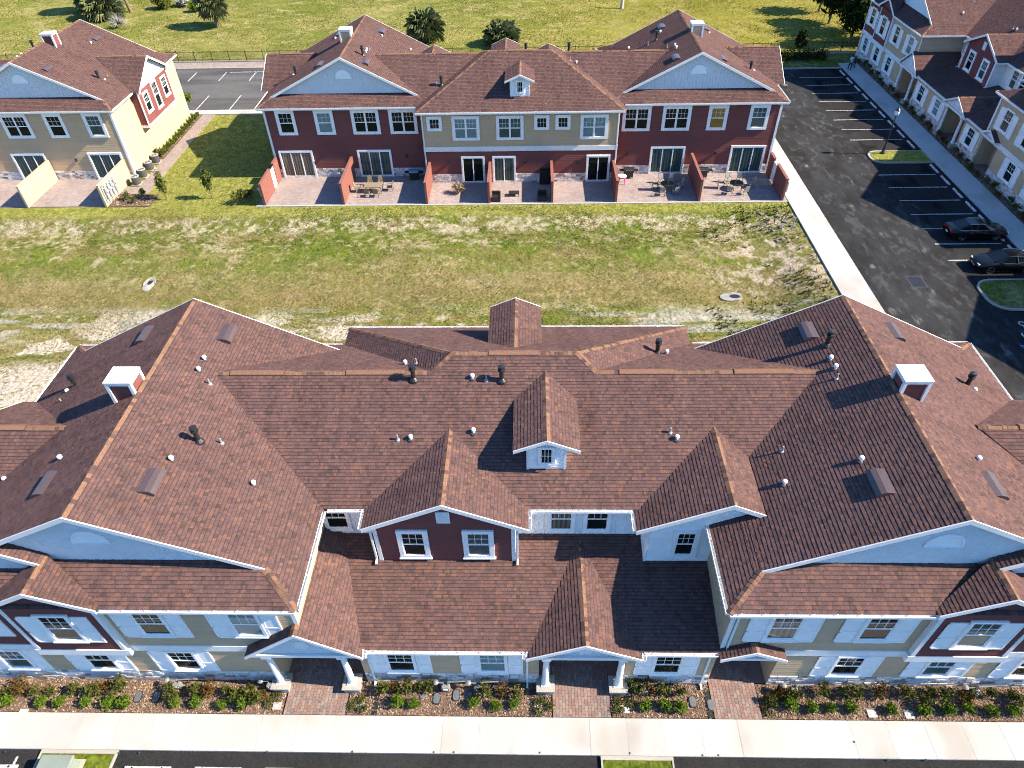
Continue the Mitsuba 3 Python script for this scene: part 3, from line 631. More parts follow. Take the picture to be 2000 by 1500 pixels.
def house(name, label, F, sch, seed, front=False, rear=False, ends=(), near=False, group=None):
    H = thing(name, label, 'townhouse', group); rng = np.random.default_rng(seed)
    beige, red = 'beige', 'red'
    # ---- walls: each sheet a part, with its courses of lap siding
    def wall(poly, mat, out, sid=True, battens=None, expo=0.19, wm=5.5):
        k = MB().poly(poly).build(f'{H}__wall', mat, F)
        if battens is not None: battens.build(f'{k}__batten', mat, F, kind='stuff')
        if sid:
            shake = mat == 'gable_white'
            V = courses(poly, expo, wm, 0.024 if shake else 0.020, rng, zref=0.0, out=out, overlap=0.012, wvar=0.5 if shake else 0.3, top=0.004)
            emit_pieces(k, 'board', 'shakes' if shake else 'siding', V, mat, F, rng)
        return k
    def tb(name, lo, hi): MB().box(lo, hi).build(f'{H}__{name}', 'fascia', F)
    def rk(*a_, **k_): m_ = MB(); rake(m_, *a_, **k_); m_.build(f'{H}__barge_board', 'fascia', F)
    fr, bk = (0, 1, 0), (0, -1, 0)
    def stone(poly, out):
        k = MB().poly(poly).build(f'{H}__stone_base', 'mortar', F)
        emit_boxes(k, 'stone', 'stones', stones(poly, rng, out), 'stone', F, rng, 70 if near and out[1] > 0 else 0)
    def rect(u0, u1, v, z0, z1): return P3((u0, v, z0), (u1, v, z0), (u1, v, z1), (u0, v, z1))
    def side(u, v0, v1, z0, z1): return P3((u, v0, z0), (u, v1, z0), (u, v1, z1), (u, v0, z1))
    BUMP = sch['bump']
    VW = 15.97
    for s in (1, -1):
        rt = lambda a, b, *r: rect(*sorted((s * a, s * b)), *r)
        # front of the wing
        inner = (11.6 if s > 0 else 10.65)
        wall(rt(inner, 24.73, VW, 0.92, 3.0), beige, fr); stone(rt(inner, 24.73, VW, 0, 0.95), fr)
        wall(rt(8.9, 16.85, VW, 3.42, 7.15), beige, fr); wall(rt(20.8, 24.73, VW, 3.42, 7.15), BUMP, fr)
        bw = 16.2
        P = [[16.85, bw, 3.42], [20.8, bw, 3.42], [20.8, bw, 7.42], [18.8, bw, 8.4], [16.85, bw, 7.42]]
        wall(mir(P, s), BUMP, fr)
        for u in (16.85, 20.8): MB().poly(side(s * u, VW - .05, bw + .004, 3.42, 7.3)).build(f'{H}__corner_board', 'fascia', F)
        tb("trim_board", (s * 8.88, VW + .01, 2.98), (s * 16.78, VW + .07, 3.44)); tb("trim_board", (s * 16.74, VW + .011, 2.98), (s * 20.9, bw + .06, 3.44)); tb("trim_board", (s * 20.87, VW + .01, 2.98), (s * 24.75, VW + .07, 3.44))
        for u, w0 in ((16.93, bw), (20.72, bw), (24.68, VW), (8.96, VW)): tb("trim_board", (s * (u - .09), w0 + .004, 3.45), (s * (u + .09), w0 + .04, 7.2))
        tb("trim_board", (s * 24.6, VW + .003, .95), (s * 24.76, VW + .035, 2.98))
        # front gable above the skirt roof, with its half-round vent; same on the back
        for v, o in ((FE - 1.75, 1), (1.52, -1)):
            g = P3((10.1, v, 7.95), (23.2, v, 7.95), (WR, v, 11.26))
            if o > 0: wall(mir(g, s), 'gable_white', (0, o, 0), True, None, 0.155, 0.17)
            else:
                bt = MB()
                for u in np.arange(10.6, 23.0, 0.30):
                    zt = ZR - SL * abs(u - WR) - .1
                    if zt > 8.05: bt.box((s * u - .022, v + o * .002, 7.96), (s * u + .022, v + o * .022, zt))
                wall(mir(g, s), 'gable_white', (0, o, 0), False, bt)
            m = MB(); ts = np.linspace(0, math.pi, 15)
            vc = (s * (16.55 if o > 0 else 16.64), v + o * .03, 9.32 if o > 0 else 9.4)
            m.poly([[vc[0] + .66 * math.cos(t), vc[1], vc[2] + .66 * math.sin(t)] for t in ts])
            for a, b in zip(ts[:-1], ts[1:]):
                m.beam([vc[0] + .70 * math.cos(a), vc[1], vc[2] + .70 * math.sin(a)], [vc[0] + .70 * math.cos(b), vc[1], vc[2] + .70 * math.sin(b)], .09, .07, up=(0, 1, 0))
            m.box((vc[0] - .76, vc[1] - o * .01, vc[2] - .08), (vc[0] + .76, vc[1] + o * .05, vc[2]))
            m.build(f'{H}__gable_vent', 'vent_white', F)
            k = 1.42 if o > 0 else 1.2; rv = FE - k if o > 0 else k
            for e0, sg in ((WI, 1), (WO, -1)):
                rk((s * WR, rv, ZR), (s * (e0 + sg * k), rv, ZE + SL * k), (0, o, 0))
        for t in (1, -1):
            rk((s * 18.8, 16.5, 8.5), (s * (18.8 + t * 2.38), 16.5, 7.27), (0, 1, 0)); rk((s * 20.35, 15.2, 9.42), (s * (20.35 + t * 1.6), 15.2, 8.5), (0, 1, 0))
        wall(mir(P3((18.9, 15.0, 7.7), (21.8, 15.0, 7.7), (21.8, 15.0, 8.55), (20.35, 15.0, 9.35), (18.9, 15.0, 8.55)), s), 'gable_white', fr, False)
        # inner side above the low roof, outer side, rear
        wall(side(s * 8.9, 10.5, VW, 3.3, 7.15), sch['inner'], (-s, 0, 0))
        wall(side(s * 24.73, 0.43, VW, 0.0, 7.15), beige if sch['rear'] == beige else red, (s, 0, 0), s in ends or near)
        wall(mir(P3((25.5, 4.9, 3.75), (25.5, 12.3, 3.75), (25.5, 12.3, 7.2), (25.5, 4.9, 7.2)), s), BUMP, (s, 0, 0))
        wall(mir(P3((25.505, 4.75, 7.2), (25.505, 12.45, 7.2), (25.505, 8.6, 9.42)), s), 'white', (s, 0, 0), False)
        for v in (4.9, 12.3): wall(rt(24.7, 25.5, v, 3.75, 7.2), BUMP, bk if v < 6 else fr, s in ends)
        tb("trim_board", (s * 24.75, 4.85, 3.5), (s * 25.56, 12.35, 3.75)); tb("trim_board", (s * 25.49, 4.8, 7.08), (s * 25.57, 12.4, 7.25))
        for v in (4.95, 12.25): tb("trim_board", (s * 25.49, v - .09, 3.75), (s * 25.55, v + .09, 7.08))
        rk((s * 25.93, 8.6, 9.5), (s * 25.93, 4.6, 7.2), (s, 0, 0)); rk((s * 25.93, 8.6, 9.5), (s * 25.93, 12.6, 7.2), (s, 0, 0))
        if s in ends:
            for v, z0, z1, w in ((6.3, 4.7, 6.7, 1.3), (8.6, 4.3, 7.0, 1.3), (10.9, 4.7, 6.7, 1.3)):
                window(H, F, wallmap((s * 25.5, v), (0, 1), (s, 0)), z0, z1, w)
        wall(rt(9.3, 24.73, 0.43, 0.9, 7.15), sch['rear'], bk); stone(rt(9.3, 24.73, 0.43, 0, 0.95), bk)
        wall(side(s * 9.34, -1.12, 0.45, 0, 7.15), sch['rear'], (s, 0, 0), False)
        for u, v in ((24.66, .43),): tb("trim_board", (s * (u - .1), v - .05, 0.0), (s * (u + .1), v - .004, 7.1))
        tb("trim_board", (s * 24.735, .40, 0), (s * 24.78, .62, 7.1)); tb("trim_board", (s * 9.34, -1.16, 0), (s * 9.2, -1.124, 7.1))
    # recessed front wall, porches, low front wall
    bt = MB()
    for u in np.arange(-8.7, 8.8, 0.42): bt.box((u - .02, 11.002, 4.5), (u + .02, 11.02, 7.1))
    wall(rect(-8.9, 8.9, 11.0, 4.4, 7.15), 'white', fr, False, bt)
    for a, b in ((-6.85, 1.15), (5.0, 8.9)):
        wall(rect(a, b, VW, 0.92, 3.45), beige, fr); stone(rect(a, b, VW, 0, 0.95), fr)
    for a, b, vb in ((-10.65, -6.85, 13.6), (1.15, 5.0, 13.6), (8.9, 11.6, 14.4)):
        wall(rect(a, b, vb, 0, 3.4), beige, fr, False); wall(side(a, vb, VW, 0, 3.4), beige, (1, 0, 0), False); wall(side(b, vb, VW, 0, 3.4), beige, (-1, 0, 0), False)
        MB().poly(P3((a, vb, 3.38), (b, vb, 3.38), (b, VW, 3.38), (a, VW, 3.38))).build(f'{H}__porch_ceiling', 'white', F)
        c = (a + b) / 2 + (0.5 if b < 11 else 0.0); k = num(f'{H}__front_door'); MD = wallmap((c, vb), (1, 0), (0, 1))
        MB().box((-.5, .01, .05), (.5, .06, 2.15), MD).build(k, 'mid_metal', F)
        m = MB(); [m.box((x0, .0605, z0), (x1, .075, z1), MD) for x0 in (-.4,) for x1 in (.4,) for z0, z1 in ((.2, .9), (1.05, 1.95))]; m.build(f'{k}__panel', 'mid_metal', F)
        MB().box((.38, .061, 1.0), (.45, .12, 1.06), MD).build(f'{k}__handle', 'chrome', F)
        MB().box((-.64, .005, .05), (-.5, .08, 2.3), MD).box((.5, .005, .05), (.64, .08, 2.3), MD).box((-.5, .005, 2.15), (.5, .08, 2.3), MD).build(f'{k}__frame', 'white', F)
        # paved floor of the entry
        struct('porch_floor', MB().box((a + .02, vb, -.02), (b - .02, VW - .05, 0.082)), 'paver', F=F)
    # red gable and white gable on the low roof
    gz = 4.30
    wall(P3((-6.2, 12.25, gz), (0.1, 12.25, gz), (0.1, 12.25, 7.3), (-2.95, 12.25, 8.78), (-6.2, 12.25, 7.3)), BUMP, fr)
    for u, s in ((-6.2, -1), (0.1, 1)): wall(side(u, 10.9, 12.25, gz, 7.3), 'white', (s, 0, 0), False)
    wall(P3((5.95, 12.25, gz), (8.9, 12.25, gz), (10.4, 12.25, 8.25), (9.2, 12.25, 8.82), (5.95, 12.25, 7.28)), 'white', fr)
    wall(side(5.95, 10.9, 12.25, gz, 7.28), 'white', (-1, 0, 0), False)
    for u in (-6.12, 0.02): tb("trim_board", (u - .09, 12.254, gz + .1), (u + .09, 12.30, 7.3))
    tb("trim_board", (5.94, 12.254, gz + .1), (6.06, 12.29, 7.2))
    for p, q in (((-2.95, 12.55, 8.9), (-6.6, 12.55, 7.18)), ((-2.95, 12.55, 8.9), (0.7, 12.55, 7.18)), ((9.2, 12.55, 8.93), (5.35, 12.55, 7.1)), ((9.2, 12.55, 8.93), (10.62, 12.55, 8.26))): rk(p, q, (0, 1, 0))
    # porch gables: white shakes over a beam
    for c, hw, zt, zf in ((-9.0, 2.55, 5.39, 3.44), (3.07, 2.5, 4.65, 3.42), (10.2, 1.4, 4.15, 3.5)):
        g = P3((c - hw + .25, 16.28, zf), (c + hw - .25, 16.28, zf), (c, 16.28, zt - .12))
        wall(g, 'gable_white', fr, True, None, .13, .15)
        rk((c, 16.5, zt), (c - hw, 16.5, zf), (0, 1, 0), h=.2); rk((c, 16.5, zt), (c + hw, 16.5, zf), (0, 1, 0), h=.2)
        tb("trim_board", (c - hw + .1, 16.2, zf - .22), (c + hw - .1, 16.42, zf - .02)); tb("trim_board", (c - hw + .15, VW, zf - .2), (c - hw + .35, 16.2, zf - .03)); tb("trim_board", (c + hw - .35, VW, zf - .2), (c + hw - .15, 16.2, zf - .03))
        m = MB(); r = .34 if hw > 2 else .2
        zc = zf + (zt - zf) * .36; m.add([[c, 16.315, zc]] + [[c + r * math.cos(t), 16.315, zc + r * math.sin(t)] for t in np.linspace(0, 2 * math.pi, 20)], [[0, i, i + 1] for i in range(1, 20)])
        m.build(f'{H}__gable_vent', 'fascia', F)
    # dormers
    for c, v, o, hw, zb, zt, zr, zf, rv, rhw in ((1.5, 9.82, 1, .87, 7.95, 9.72, 10.2, 9.55, 10.13, 1.47), (0.0, 0.0, -1, .9, 7.9, 9.62, 10.1, 9.5, -0.4, 1.38)):
        wall(P3((c - hw, v, zb), (c + hw, v, zb), (c + hw, v, zt), (c, v, zr - .08), (c - hw, v, zt)), 'white', (0, o, 0))
        for s in (1, -1): wall(side(c + s * hw, v, v - o * 3.3, zb, zt), 'white', (s, 0, 0))
        for s in (1, -1): rk((c, rv, zr), (c + s * rhw, rv, zf), (0, o, 0), h=.17)
        for s in (1, -1): tb("trim_board", (c + s * (hw - .09), v + o * .012, zb + .05), (c + s * (hw + .012), v + o * .045, zt))
        window(H, F, wallmap((c, v + o * .01), (1, 0), (0, o)), zb + .42, zb + 1.62, .78, kind='small', tw=.13, sill=False)
    # rear centre
    wall(rect(-9.34, 9.34, -1.12, 0.9, 3.3), sch['rear_low'], bk); wall(rect(-9.34, 9.34, -1.12, 3.7, 7.15), beige, bk); stone(rect(-9.34, 9.34, -1.12, 0, .95), bk)
    tb("trim_board", (-9.36, -1.19, 3.27), (9.36, -1.125, 3.74))
    # ---- roof
    m = MB(); 
    for p in ROOFS: m.poly([[a[0], a[1], a[2] - .012] for a in p])
    k = m.build(f'{H}__roof', 'shingle', F)
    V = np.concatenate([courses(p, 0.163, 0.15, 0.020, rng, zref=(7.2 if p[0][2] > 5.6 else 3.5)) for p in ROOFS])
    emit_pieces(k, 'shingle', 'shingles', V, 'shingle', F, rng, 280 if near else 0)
    caps = []
    for p, q in RIDGES:
        p, q = np.array(p), np.array(q); L = np.linalg.norm(q - p); d = (q - p) / L
        hz = np.array([d[1], -d[0], 0.0]); hz /= np.linalg.norm(hz); drop = 0.36 if abs(d[2]) > .05 else 0.5
        n = max(1, int(L / 0.21))
        for i in range(n):
            a, b = p + d * L * i / n, p + d * (L * (i + 1) / n + .03); l0, l1 = .03 + .012 * rng.random(), .022
            z = np.array([0, 0, 1.0])
            for s in (1, -1):
                e = s * hz * .155 - z * .155 * drop
                caps.append(np.array([a + z * l0, a + e + z * l0, b + e + z * l1, b + z * l1, a - z * .01, a + e - z * .01]))
    caps = np.array(caps)
    emit_pieces(k, 'ridge_cap', 'ridge_caps', caps, 'ridge_cap', F, rng, 120 if near else 0)
    for p, q in (((-13.6, 5.65, 10.2), (-11.0, 5.65, 10.2)), ((-8.0, 5.65, 10.2), (-5.2, 5.65, 10.2)), ((5.0, 5.65, 10.2), (7.6, 5.65, 10.2)), ((10.4, 5.65, 10.2), (13.2, 5.65, 10.2)), ((-1.2, 4.78, 10.66), (1.2, 4.78, 10.66)), ((-24.5, 8.6, 9.5), (-22.4, 8.6, 9.5)), ((22.4, 8.6, 9.5), (24.5, 8.6, 9.5))):
        p, q = np.array(p), np.array(q); m = MB()
        for s in (1, -1):
            e = np.array([0, s * .17, -.17 * .5]); z = np.array([0, 0, .075])
            v = np.array([p + z, p + e + z, q + e + z, q + z, p + e, q + e])
            m.add(v, [[0, 1, 2], [0, 2, 3], [1, 4, 5], [1, 5, 2]], (0.2, .5))
        m.build(f'{k}__ridge_vent', 'ridge_cap', F)
    # ---- things standing on the roof
    def zroof(u, v):
        au = abs(u)
        zs = []
        if au > 8.4: zs.append(ZR - SL * abs(au - WR))
        if au < 14.4: zs += [min(7.2 + .517 * (11.45 - v), 7.2 + .531 * v)]
        if au < 9.7 and v < 5.6: zs.append(min(7.2 + .547 * (v + 1.55), 7.2 + .513 * (9.77 - au)))
        return max(zs)
    for s in (1, -1):
        for u, v in ((14.6, 12.5), (14.6, 2.9), (19.15, 12.45), (18.95, 2.8)):
            o = np.array([-1.0 if u < WR else 1.0, 0, -SL]); o /= np.linalg.norm(o); n = np.array([-o[2], 0, 0]) if 0 else np.array([SL * (-1 if u < WR else 1), 0, 1.0]); n /= np.linalg.norm(n)
            c = np.array([u, v, ZR - SL * abs(u - WR)]); a = np.array([0, 1.0, 0]); h = .62
            pr = [(-.42, .02), (-.12, .20), (.10, .24), (.30, .19), (.30, .04)]
            A = [c - a * h + o * x + n * y for x, y in pr]; B = [c + a * h + o * x + n * y for x, y in pr]; N = len(pr)
            v_ = np.array(A + B); v_[:, 0] *= s
            f = [[i, i + 1, N + i + 1] for i in range(N - 1)] + [[i, N + i + 1, N + i] for i in range(N - 1)] + [[0, i, i + 1] for i in range(1, N - 1)] + [[N, N + i + 1, N + i] for i in range(1, N - 1)]
            MB().add(v_, f).build(f'{H}__louvre_vent', 'brown_metal', F)
    caps_ = [(-19.29, 10.99), (-22.78, 10.74), (-22.8, 4.99), (-14.34, 11.17), (-11.25, 11.23), (-14.97, 5.05), (-14.96, 5.86), (14.96, 5.19), (14.97, 5.82), (14.37, 11.19), (11.57, 11.28), (22.54, 5.18), (19.23, 11.05), (-1.95, 5.95), (-1.83, 8.32), (-4.71, 8.6), (7.47, 8.61), (7.97, 2.27), (-5.43, 4.3)]
    for u, v in caps_:
        z = zroof(u, v); kk = num(f'{H}__vent_cap')
        MB().lathe([(.06, -.1), (.06, .15), (.10, .15), (.105, .22), (.08, .26), (.03, .275), (0.0, .28)], (u, v, z), 12).build(kk, 'vent_white', F)
        MB().lathe([(.17, -.10), (.16, .025), (.08, .05)], (u, v, z), 10).build(f'{kk}__flashing', 'brown_metal', F)
    for u, v in ((-22.68, 5.8), (-14.36, 6.44), (-12.97, 9.58), (14.85, 6.46), (11.9, 9.58), (-1.29, 6.05), (-5.32, 8.63), (7.19, 8.33), (-4.84, 4.5)):
        z = zroof(u, v); m = MB()
        m.lathe([(.12, -.10), (.10, .03), (.05, .07), (.045, .07)], (u, v, z), 8); m.tube([[u, v, z], [u, v, z + .32]], .04, 7)
        m.build(f'{H}__vent_pipe', 'grey_metal', F)
    for u, v in ((-13.77, 9.83), (15.07, 4.2), (-22.36, 4.8), (22.2, 4.96), (-4.75, 6.0), (-.56, 6.05), (7.49, 2.15)):
        z = zroof(u, v); m = MB()
        m.lathe([(.24, -.12), (.22, .03), (.13, .14), (.11, .16), (.11, .62), (.17, .63), (.18, .70), (.10, .71), (.10, .80), (.17, .81), (.16, .90), (0.0, .93)], (u, v, z), 12)
        m.build(f'{H}__flue_pipe', 'black_metal', F)
    # chimneys
    for s in (1, -1):
        u0, u1, v0, v1, zt = s * 16.72, s * 17.76, 7.38, 8.30, 12.03
        u0, u1 = min(u0, u1), max(u0, u1); ck = num(f'{H}__chimney'); zb = 10.3
        MB().box((u0 + .03, v0 + .03, zb), (u1 - .03, v1 - .03, zt - .1)).build(ck, sch['chim'], F)
        V = np.concatenate([courses(pp, .16, 3, .02, rng, zref=0, out=oo, wvar=.1) for pp, oo in ((rect(u0 + .03, u1 - .03, v1 - .03, zb, zt - .1), fr), (rect(u0 + .03, u1 - .03, v0 + .03, zb, zt - .1), bk), (side(u0 + .03, v0 + .03, v1 - .03, zb, zt - .1), (-1, 0, 0)), (side(u1 - .03, v0 + .03, v1 - .03, zb, zt - .1), (1, 0, 0)))])
        emit_pieces(ck, 'board', 'siding', V, sch['chim'], F, rng)
        m = MB()
        for a in (u0, u1):
            for b in (v0, v1): m.box((a - .07, b - .07, zb), (a + .07, b + .07, zt - .1))
        m.box((u0 - .07, v0 - .07, zt - .20), (u1 + .07, v1 + .07, zt - .07)).build(f'{ck}__corner_trim', 'fascia', F)
        MB().box((u0 - .085, v0 - .085, zt - .07), (u1 + .085, v1 + .085, zt)).build(f'{ck}__cap', 'fascia', F)
    # ---- gutters
    G = []
    for s in (1, -1):
        G += [((s * WI, 0.1, ZE), (s * WI, -.02, ZE), (-s, 0, 0)) if 0 else None, ((s * 8.47, 11.6, ZE), (s * 8.47, FE, ZE), (-s, 0, 0)), ((s * 8.5, FE + .01, ZE), (s * 16.4, FE + .01, ZE), (0, 1, 0)), ((s * 21.1, FE + .01, ZE), (s * WO, FE + .01, ZE), (0, 1, 0)),
              ((s * 9.9, -.01, ZE), (s * WO, -.01, ZE), (0, -1, 0)), ((s * (WO + .01), 0, ZE), (s * (WO + .01), 4.6, ZE), (s, 0, 0)), ((s * (WO + .01), 12.6, ZE), (s * (WO + .01), FE, ZE), (s, 0, 0))]
    G += [((-8.3, 11.47, 7.18), (-6.65, 11.47, 7.18), (0, 1, 0)), ((0.75, 11.47, 7.18), (5.3, 11.47, 7.18), (0, 1, 0)), ((-9.77, -1.57, 7.2), (9.77, -1.57, 7.2), (0, -1, 0)),
          ((-6.4, 16.22, 3.5), (0.52, 16.22, 3.5), (0, 1, 0)), ((5.62, 16.22, 3.5), (8.75, 16.22, 3.5), (0, 1, 0)), ((0.72, 11.45, 7.18), (0.72, 12.5, 7.16), (1, 0, 0)), ((-6.62, 11.45, 7.18), (-6.62, 12.5, 7.16), (-1, 0, 0)), ((5.33, 11.45, 7.1), (5.33, 12.5, 7.08), (-1, 0, 0)),
          ((-6.43, 16.2, 3.46), (-6.43, 16.48, 3.44), (1, 0, 0)), ((.55, 16.2, 3.46), (.55, 16.48, 3.42), (-1, 0, 0)), ((5.59, 16.2, 3.46), (5.59, 16.48, 3.42), (1, 0, 0))]
    for g in G:
        if g: gutter(H, F, *g, straps=near)
    for p, z0, z1, o, bck in (((-6.45, VW), .1, 3.25, (0, 1), .2), ((.62, VW), .1, 3.2, (0, 1), .2), ((8.6, VW), .1, 3.2, (0, 1), .2), ((9.15, VW), 3.6, 6.8, (0, 1), .35), ((-6.32, 12.25), 4.5, 6.95, (0, 1), .25), ((0.2, 12.25), 4.5, 6.95, (0, 1), .25), ((-9.25, -1.12), .1, 6.9, (0, -1), .4), ((9.25, -1.12), .1, 6.9, (0, -1), .4)):
        downspout(H, F, p, z0, z1, o, bck)
    # ---- columns
    cols = [(-10.75, 16.5, 3.22, 1.0), (-7.45, 16.5, 3.22, 1.0), (1.46, 16.5, 3.2, 1.0), (4.76, 16.5, 3.2, 1.0)]
    for u, v, zt, sc in cols:
        ck = num(f'{H}__porch_column'); v = 16.22
        MB().lathe([(.19, .55), (.19, .60), (.165, .64), (.155, .7), (.15, 1.6), (.125, 2.95), (.125, 3.0), (.15, 3.02), (.16, 3.08), (.0, 3.08)], (u, v, 0), 18).build(ck, 'fascia', F)
        MB().box((u - .21, v - .21, .5), (u + .21, v + .21, .56)).box((u - .2, v - .2, 3.05), (u + .2, v + .2, zt)).build(f'{ck}__block', 'fascia', F)
        MB().box((u - .36, v - .3, 0), (u + .36, v + .36, .45)).box((u - .42, v - .36, .45), (u + .42, v + .42, .52)).build(f'{ck}__plinth', 'kerb', F)
    # ---- windows and doors
    gl = ['glass_dark', 'glass_dark', 'glass_teal', 'glass_dark', 'glass_blind']
    if front:
        k2 = [(-15.1, 'glass_dark'), (-11.1, 'glass_blind'), (11.15, 'glass_curtain'), (14.95, 'glass_dark'), (-22.9, 'glass_dark'), (22.9, 'glass_dark')]
        for u, g in k2:
            M = wallmap((u, VW), (1, 0), (0, 1)); window(H, F, M, 4.38, 6.42, 1.42, g, tw=.13)
            for s in (1, -1): shutter(H, F, M, s * .74, s * 1.44, 4.2, 6.25)
        for u, g in ((-18.85, 'glass_dark'), (18.85, 'glass_teal')):
            M = wallmap((u, 16.2), (1, 0), (0, 1)); window(H, F, M, 4.3, 6.45, 1.45, g, tw=.13)
            for s in (1, -1): shutter(H, F, M, s * .76, s * 1.46, 4.15, 6.28)
        for i, u in enumerate((-14.85, -18.75, -22.65, -5.03, -.93, 6.85, 14.72, 18.72, 22.6)):
            M = wallmap((u, VW), (1, 0), (0, 1)); window(H, F, M, 1.14, 2.96, 1.36, gl[i % 5], tw=.11)
            for s in (1, -1): shutter(H, F, M, s * .70, s * 1.36, 1.0, 2.92)
        for u, z0, z1, w, v, g in ((-8.2, 5.15, 6.95, 1.25, 11.02, 'glass_dark'), (2.2, 5.05, 6.95, 1.25, 11.02, 'glass_curtain'), (3.85, 5.05, 6.95, 1.25, 11.02, 'glass_dark'), (-4.48, 4.72, 6.78, 1.4, 12.25, 'glass_dark'), (-1.55, 4.72, 6.78, 1.4, 12.25, 'glass_teal'), (7.65, 4.85, 6.85, 1.2, 12.25, 'glass_dark')):
            window(H, F, wallmap((u, v), (1, 0), (0, 1)), z0, z1, w, g, tw=.2 if v > 12 else .14)
        M = wallmap((-3.0, 12.25), (1, 0), (0, 1)); m = MB(); m.box((-.3, .004, 7.3), (.3, .05, 8.08), M)
        for j in range(5): m.box((-.22, .0505, 7.4 + j * .13), (.22, .065, 7.46 + j * .13), M)
        m.build(f'{H}__gable_vent', 'fascia', F)
    if rear:
        a = wallmap
        R1 = [(22.7, 'single', 'glass_dark'), (18.95, 'single', 'glass_blind'), (14.95, 'double', 'glass_dark'), (11.3, 'double', 'glass_dark'), (-11.15, 'double', 'glass_dark'), (-14.95, 'double', 'glass_dark'), (-18.85, 'single', sch.get('odd', 'glass_dark')), (-22.75, 'single', 'glass_teal')]
        for u, kd, g in R1: window(H, F, a((u, .43), (1, 0), (0, -1)), 4.45, 6.85, 1.85 if kd == 'single' else 2.7, g, kd, tw=.27, sill=False)
        for u, kd, g in ((8.1, 'small', 'glass_dark'), (5.15, 'double', 'glass_blind'), (.96, 'double', 'glass_teal'), (-2.05, 'small', 'glass_dark'), (-4.05, 'small', 'glass_dark'), (-7.0, 'double', 'glass_blind')):
            window(H, F, a((u, -1.12), (1, 0), (0, -1)), 5.33 if kd == 'small' else 4.38, 6.72, 1.42 if kd == 'small' else 2.6, g, kd, tw=.25, sill=False)
        for u, g in ((22.5, 'glass_curtain'), (14.6, 'glass_drape'), (-14.55, 'glass_drape'), (-22.4, 'glass_drape')):
            patio_door(H, F, a((u, .43), (1, 0), (0, -1)), .06, 2.87, 3.4, g, 3)
        for u, g in ((4.65, 'glass_dark'), (1.6, 'glass_drape'), (-7.6, 'glass_dark')):
            patio_door(H, F, a((u, -1.12), (1, 0), (0, -1)), .05, 2.78, 2.3, g, 2)
        for u, v in ((20.0, .43), (11.4, .43), (-10.6, .43), (-19.3, .43), (7.0, -1.12), (-.5, -1.12), (-5.6, -1.12)):
            M = a((u, v), (1, 0), (0, -1)); m = MB(); m.box((-.06, .005, 2.05), (.06, .05, 2.3), M).box((-.07, .05, 2.0), (.07, .19, 2.26), M).box((-.1, .04, 2.26), (.1, .22, 2.30), M)
            m.build(f'{H}__wall_lamp', 'black_metal', F)
    return H
A = dict(bump='red', chim='red', rear='beige', rear_low='red', inner='beige', odd='glass_dark')
B = dict(bump='beige', chim='beige', rear='red', rear_low='red', inner='white', odd='glass_warm')
XS, YS, XN, YN, XE, YE = -0.774, 30.043, -0.883, 65.40, 60.7, 75.9
FS = Frame((XS, YS), (1, 0), (0, -1)); FN = Frame((XN, YN), (-1, 0), (0, 1)); FW = Frame((-65.2, YN), (-1, 0), (0, 1))
FEa = Frame((XE, YE), (0, -1), (-1, 0)); FE2 = Frame((XE, 21.2), (0, -1), (-1, 0))
house('townhouse_row', 'near two-storey townhouse row with brown shingle roof, beige walls and white columned porches', FS, A, 11, front=True, near=True)
house('townhouse_row', 'far townhouse row with dark red lower walls, beige middle and walled patios', FN, B, 12, rear=True)
house('townhouse_row', 'beige townhouse row at the upper left with sunlit end wall and red window bay', FW, A, 13, rear=True, ends=(-1,))
house('townhouse_row', 'shaded beige townhouse row standing along the dark parking lot, porches facing the cars', FEa, A, 14, front=True)
house('townhouse_row', 'townhouse row beyond the lower right corner whose shadow lies on the lot', FE2, A, 15)
# ------------------------------------------------------------------ objects
ORD = 'first second third fourth fifth sixth seventh eighth ninth tenth eleventh twelfth thirteenth fourteenth fifteenth sixteenth seventeenth eighteenth nineteenth twentieth'.split()
def single(name, label, cat, mb, mat, F=None, group=None, smooth=False):
    k = mb.build(name, mat, F, smooth); labels[k] = {'label': label, 'category': cat}
    if group: labels[k]['group'] = group
    return k
R = np.random.default_rng(77)
# --- patio walls
def patio_wall(x, mat, label, gate=False, group=None, h=2.2):
    k = thing('patio_wall', label, 'wall', group)
    segs = [(59.86, 63.1), (64.25, 65.62)] if gate else [(59.86, 65.62)]
    for a, b in segs:
        MB().box((x - .1, a, 0), (x + .1, b, h)).build(f'{k}__panel', mat); MB().box((x - .13, a - .03, h), (x + .13, b, h + .05)).build(f'{k}__coping', mat)
    if gate:
        m = MB()
        for i in range(7): m.box((x - .03, 63.12 + i * .16, .12), (x + .03, 63.27 + i * .16, 1.95))
        for z in (.3, 1.0, 1.75): m.box((x - .05, 63.11, z), (x - .031, 64.24, z + .09))
        m.build(f'{k}__gate', 'white_plastic')
NW_ = ['red patio wall with white gate at the left end of the far red row', 'second red patio wall from the left, beside the rectangular dining set', 'red patio wall at the left edge of the beige middle houses', 'red patio wall between the dry plant and the dark wicker seats',
       'red patio wall behind the tall dark wicker cabinet', 'red patio wall beside the pink and white stool table', 'red patio wall between the two glass table sets', 'red patio wall with white gate at the right end of the far red row']
for i, x in enumerate((-25.45, -17.8, -9.8, -3.85, 2.15, 8.2, 16.05, 23.85)): patio_wall(x, 'patio_red', NW_[i], i in (0, 7))
patio_wall(-48.75, 'patio_beige', 'cream patio wall between two patios of the beige row')
patio_wall(-41.0, 'patio_beige', 'cream patio wall backing the meter bank at the corner of the beige row')
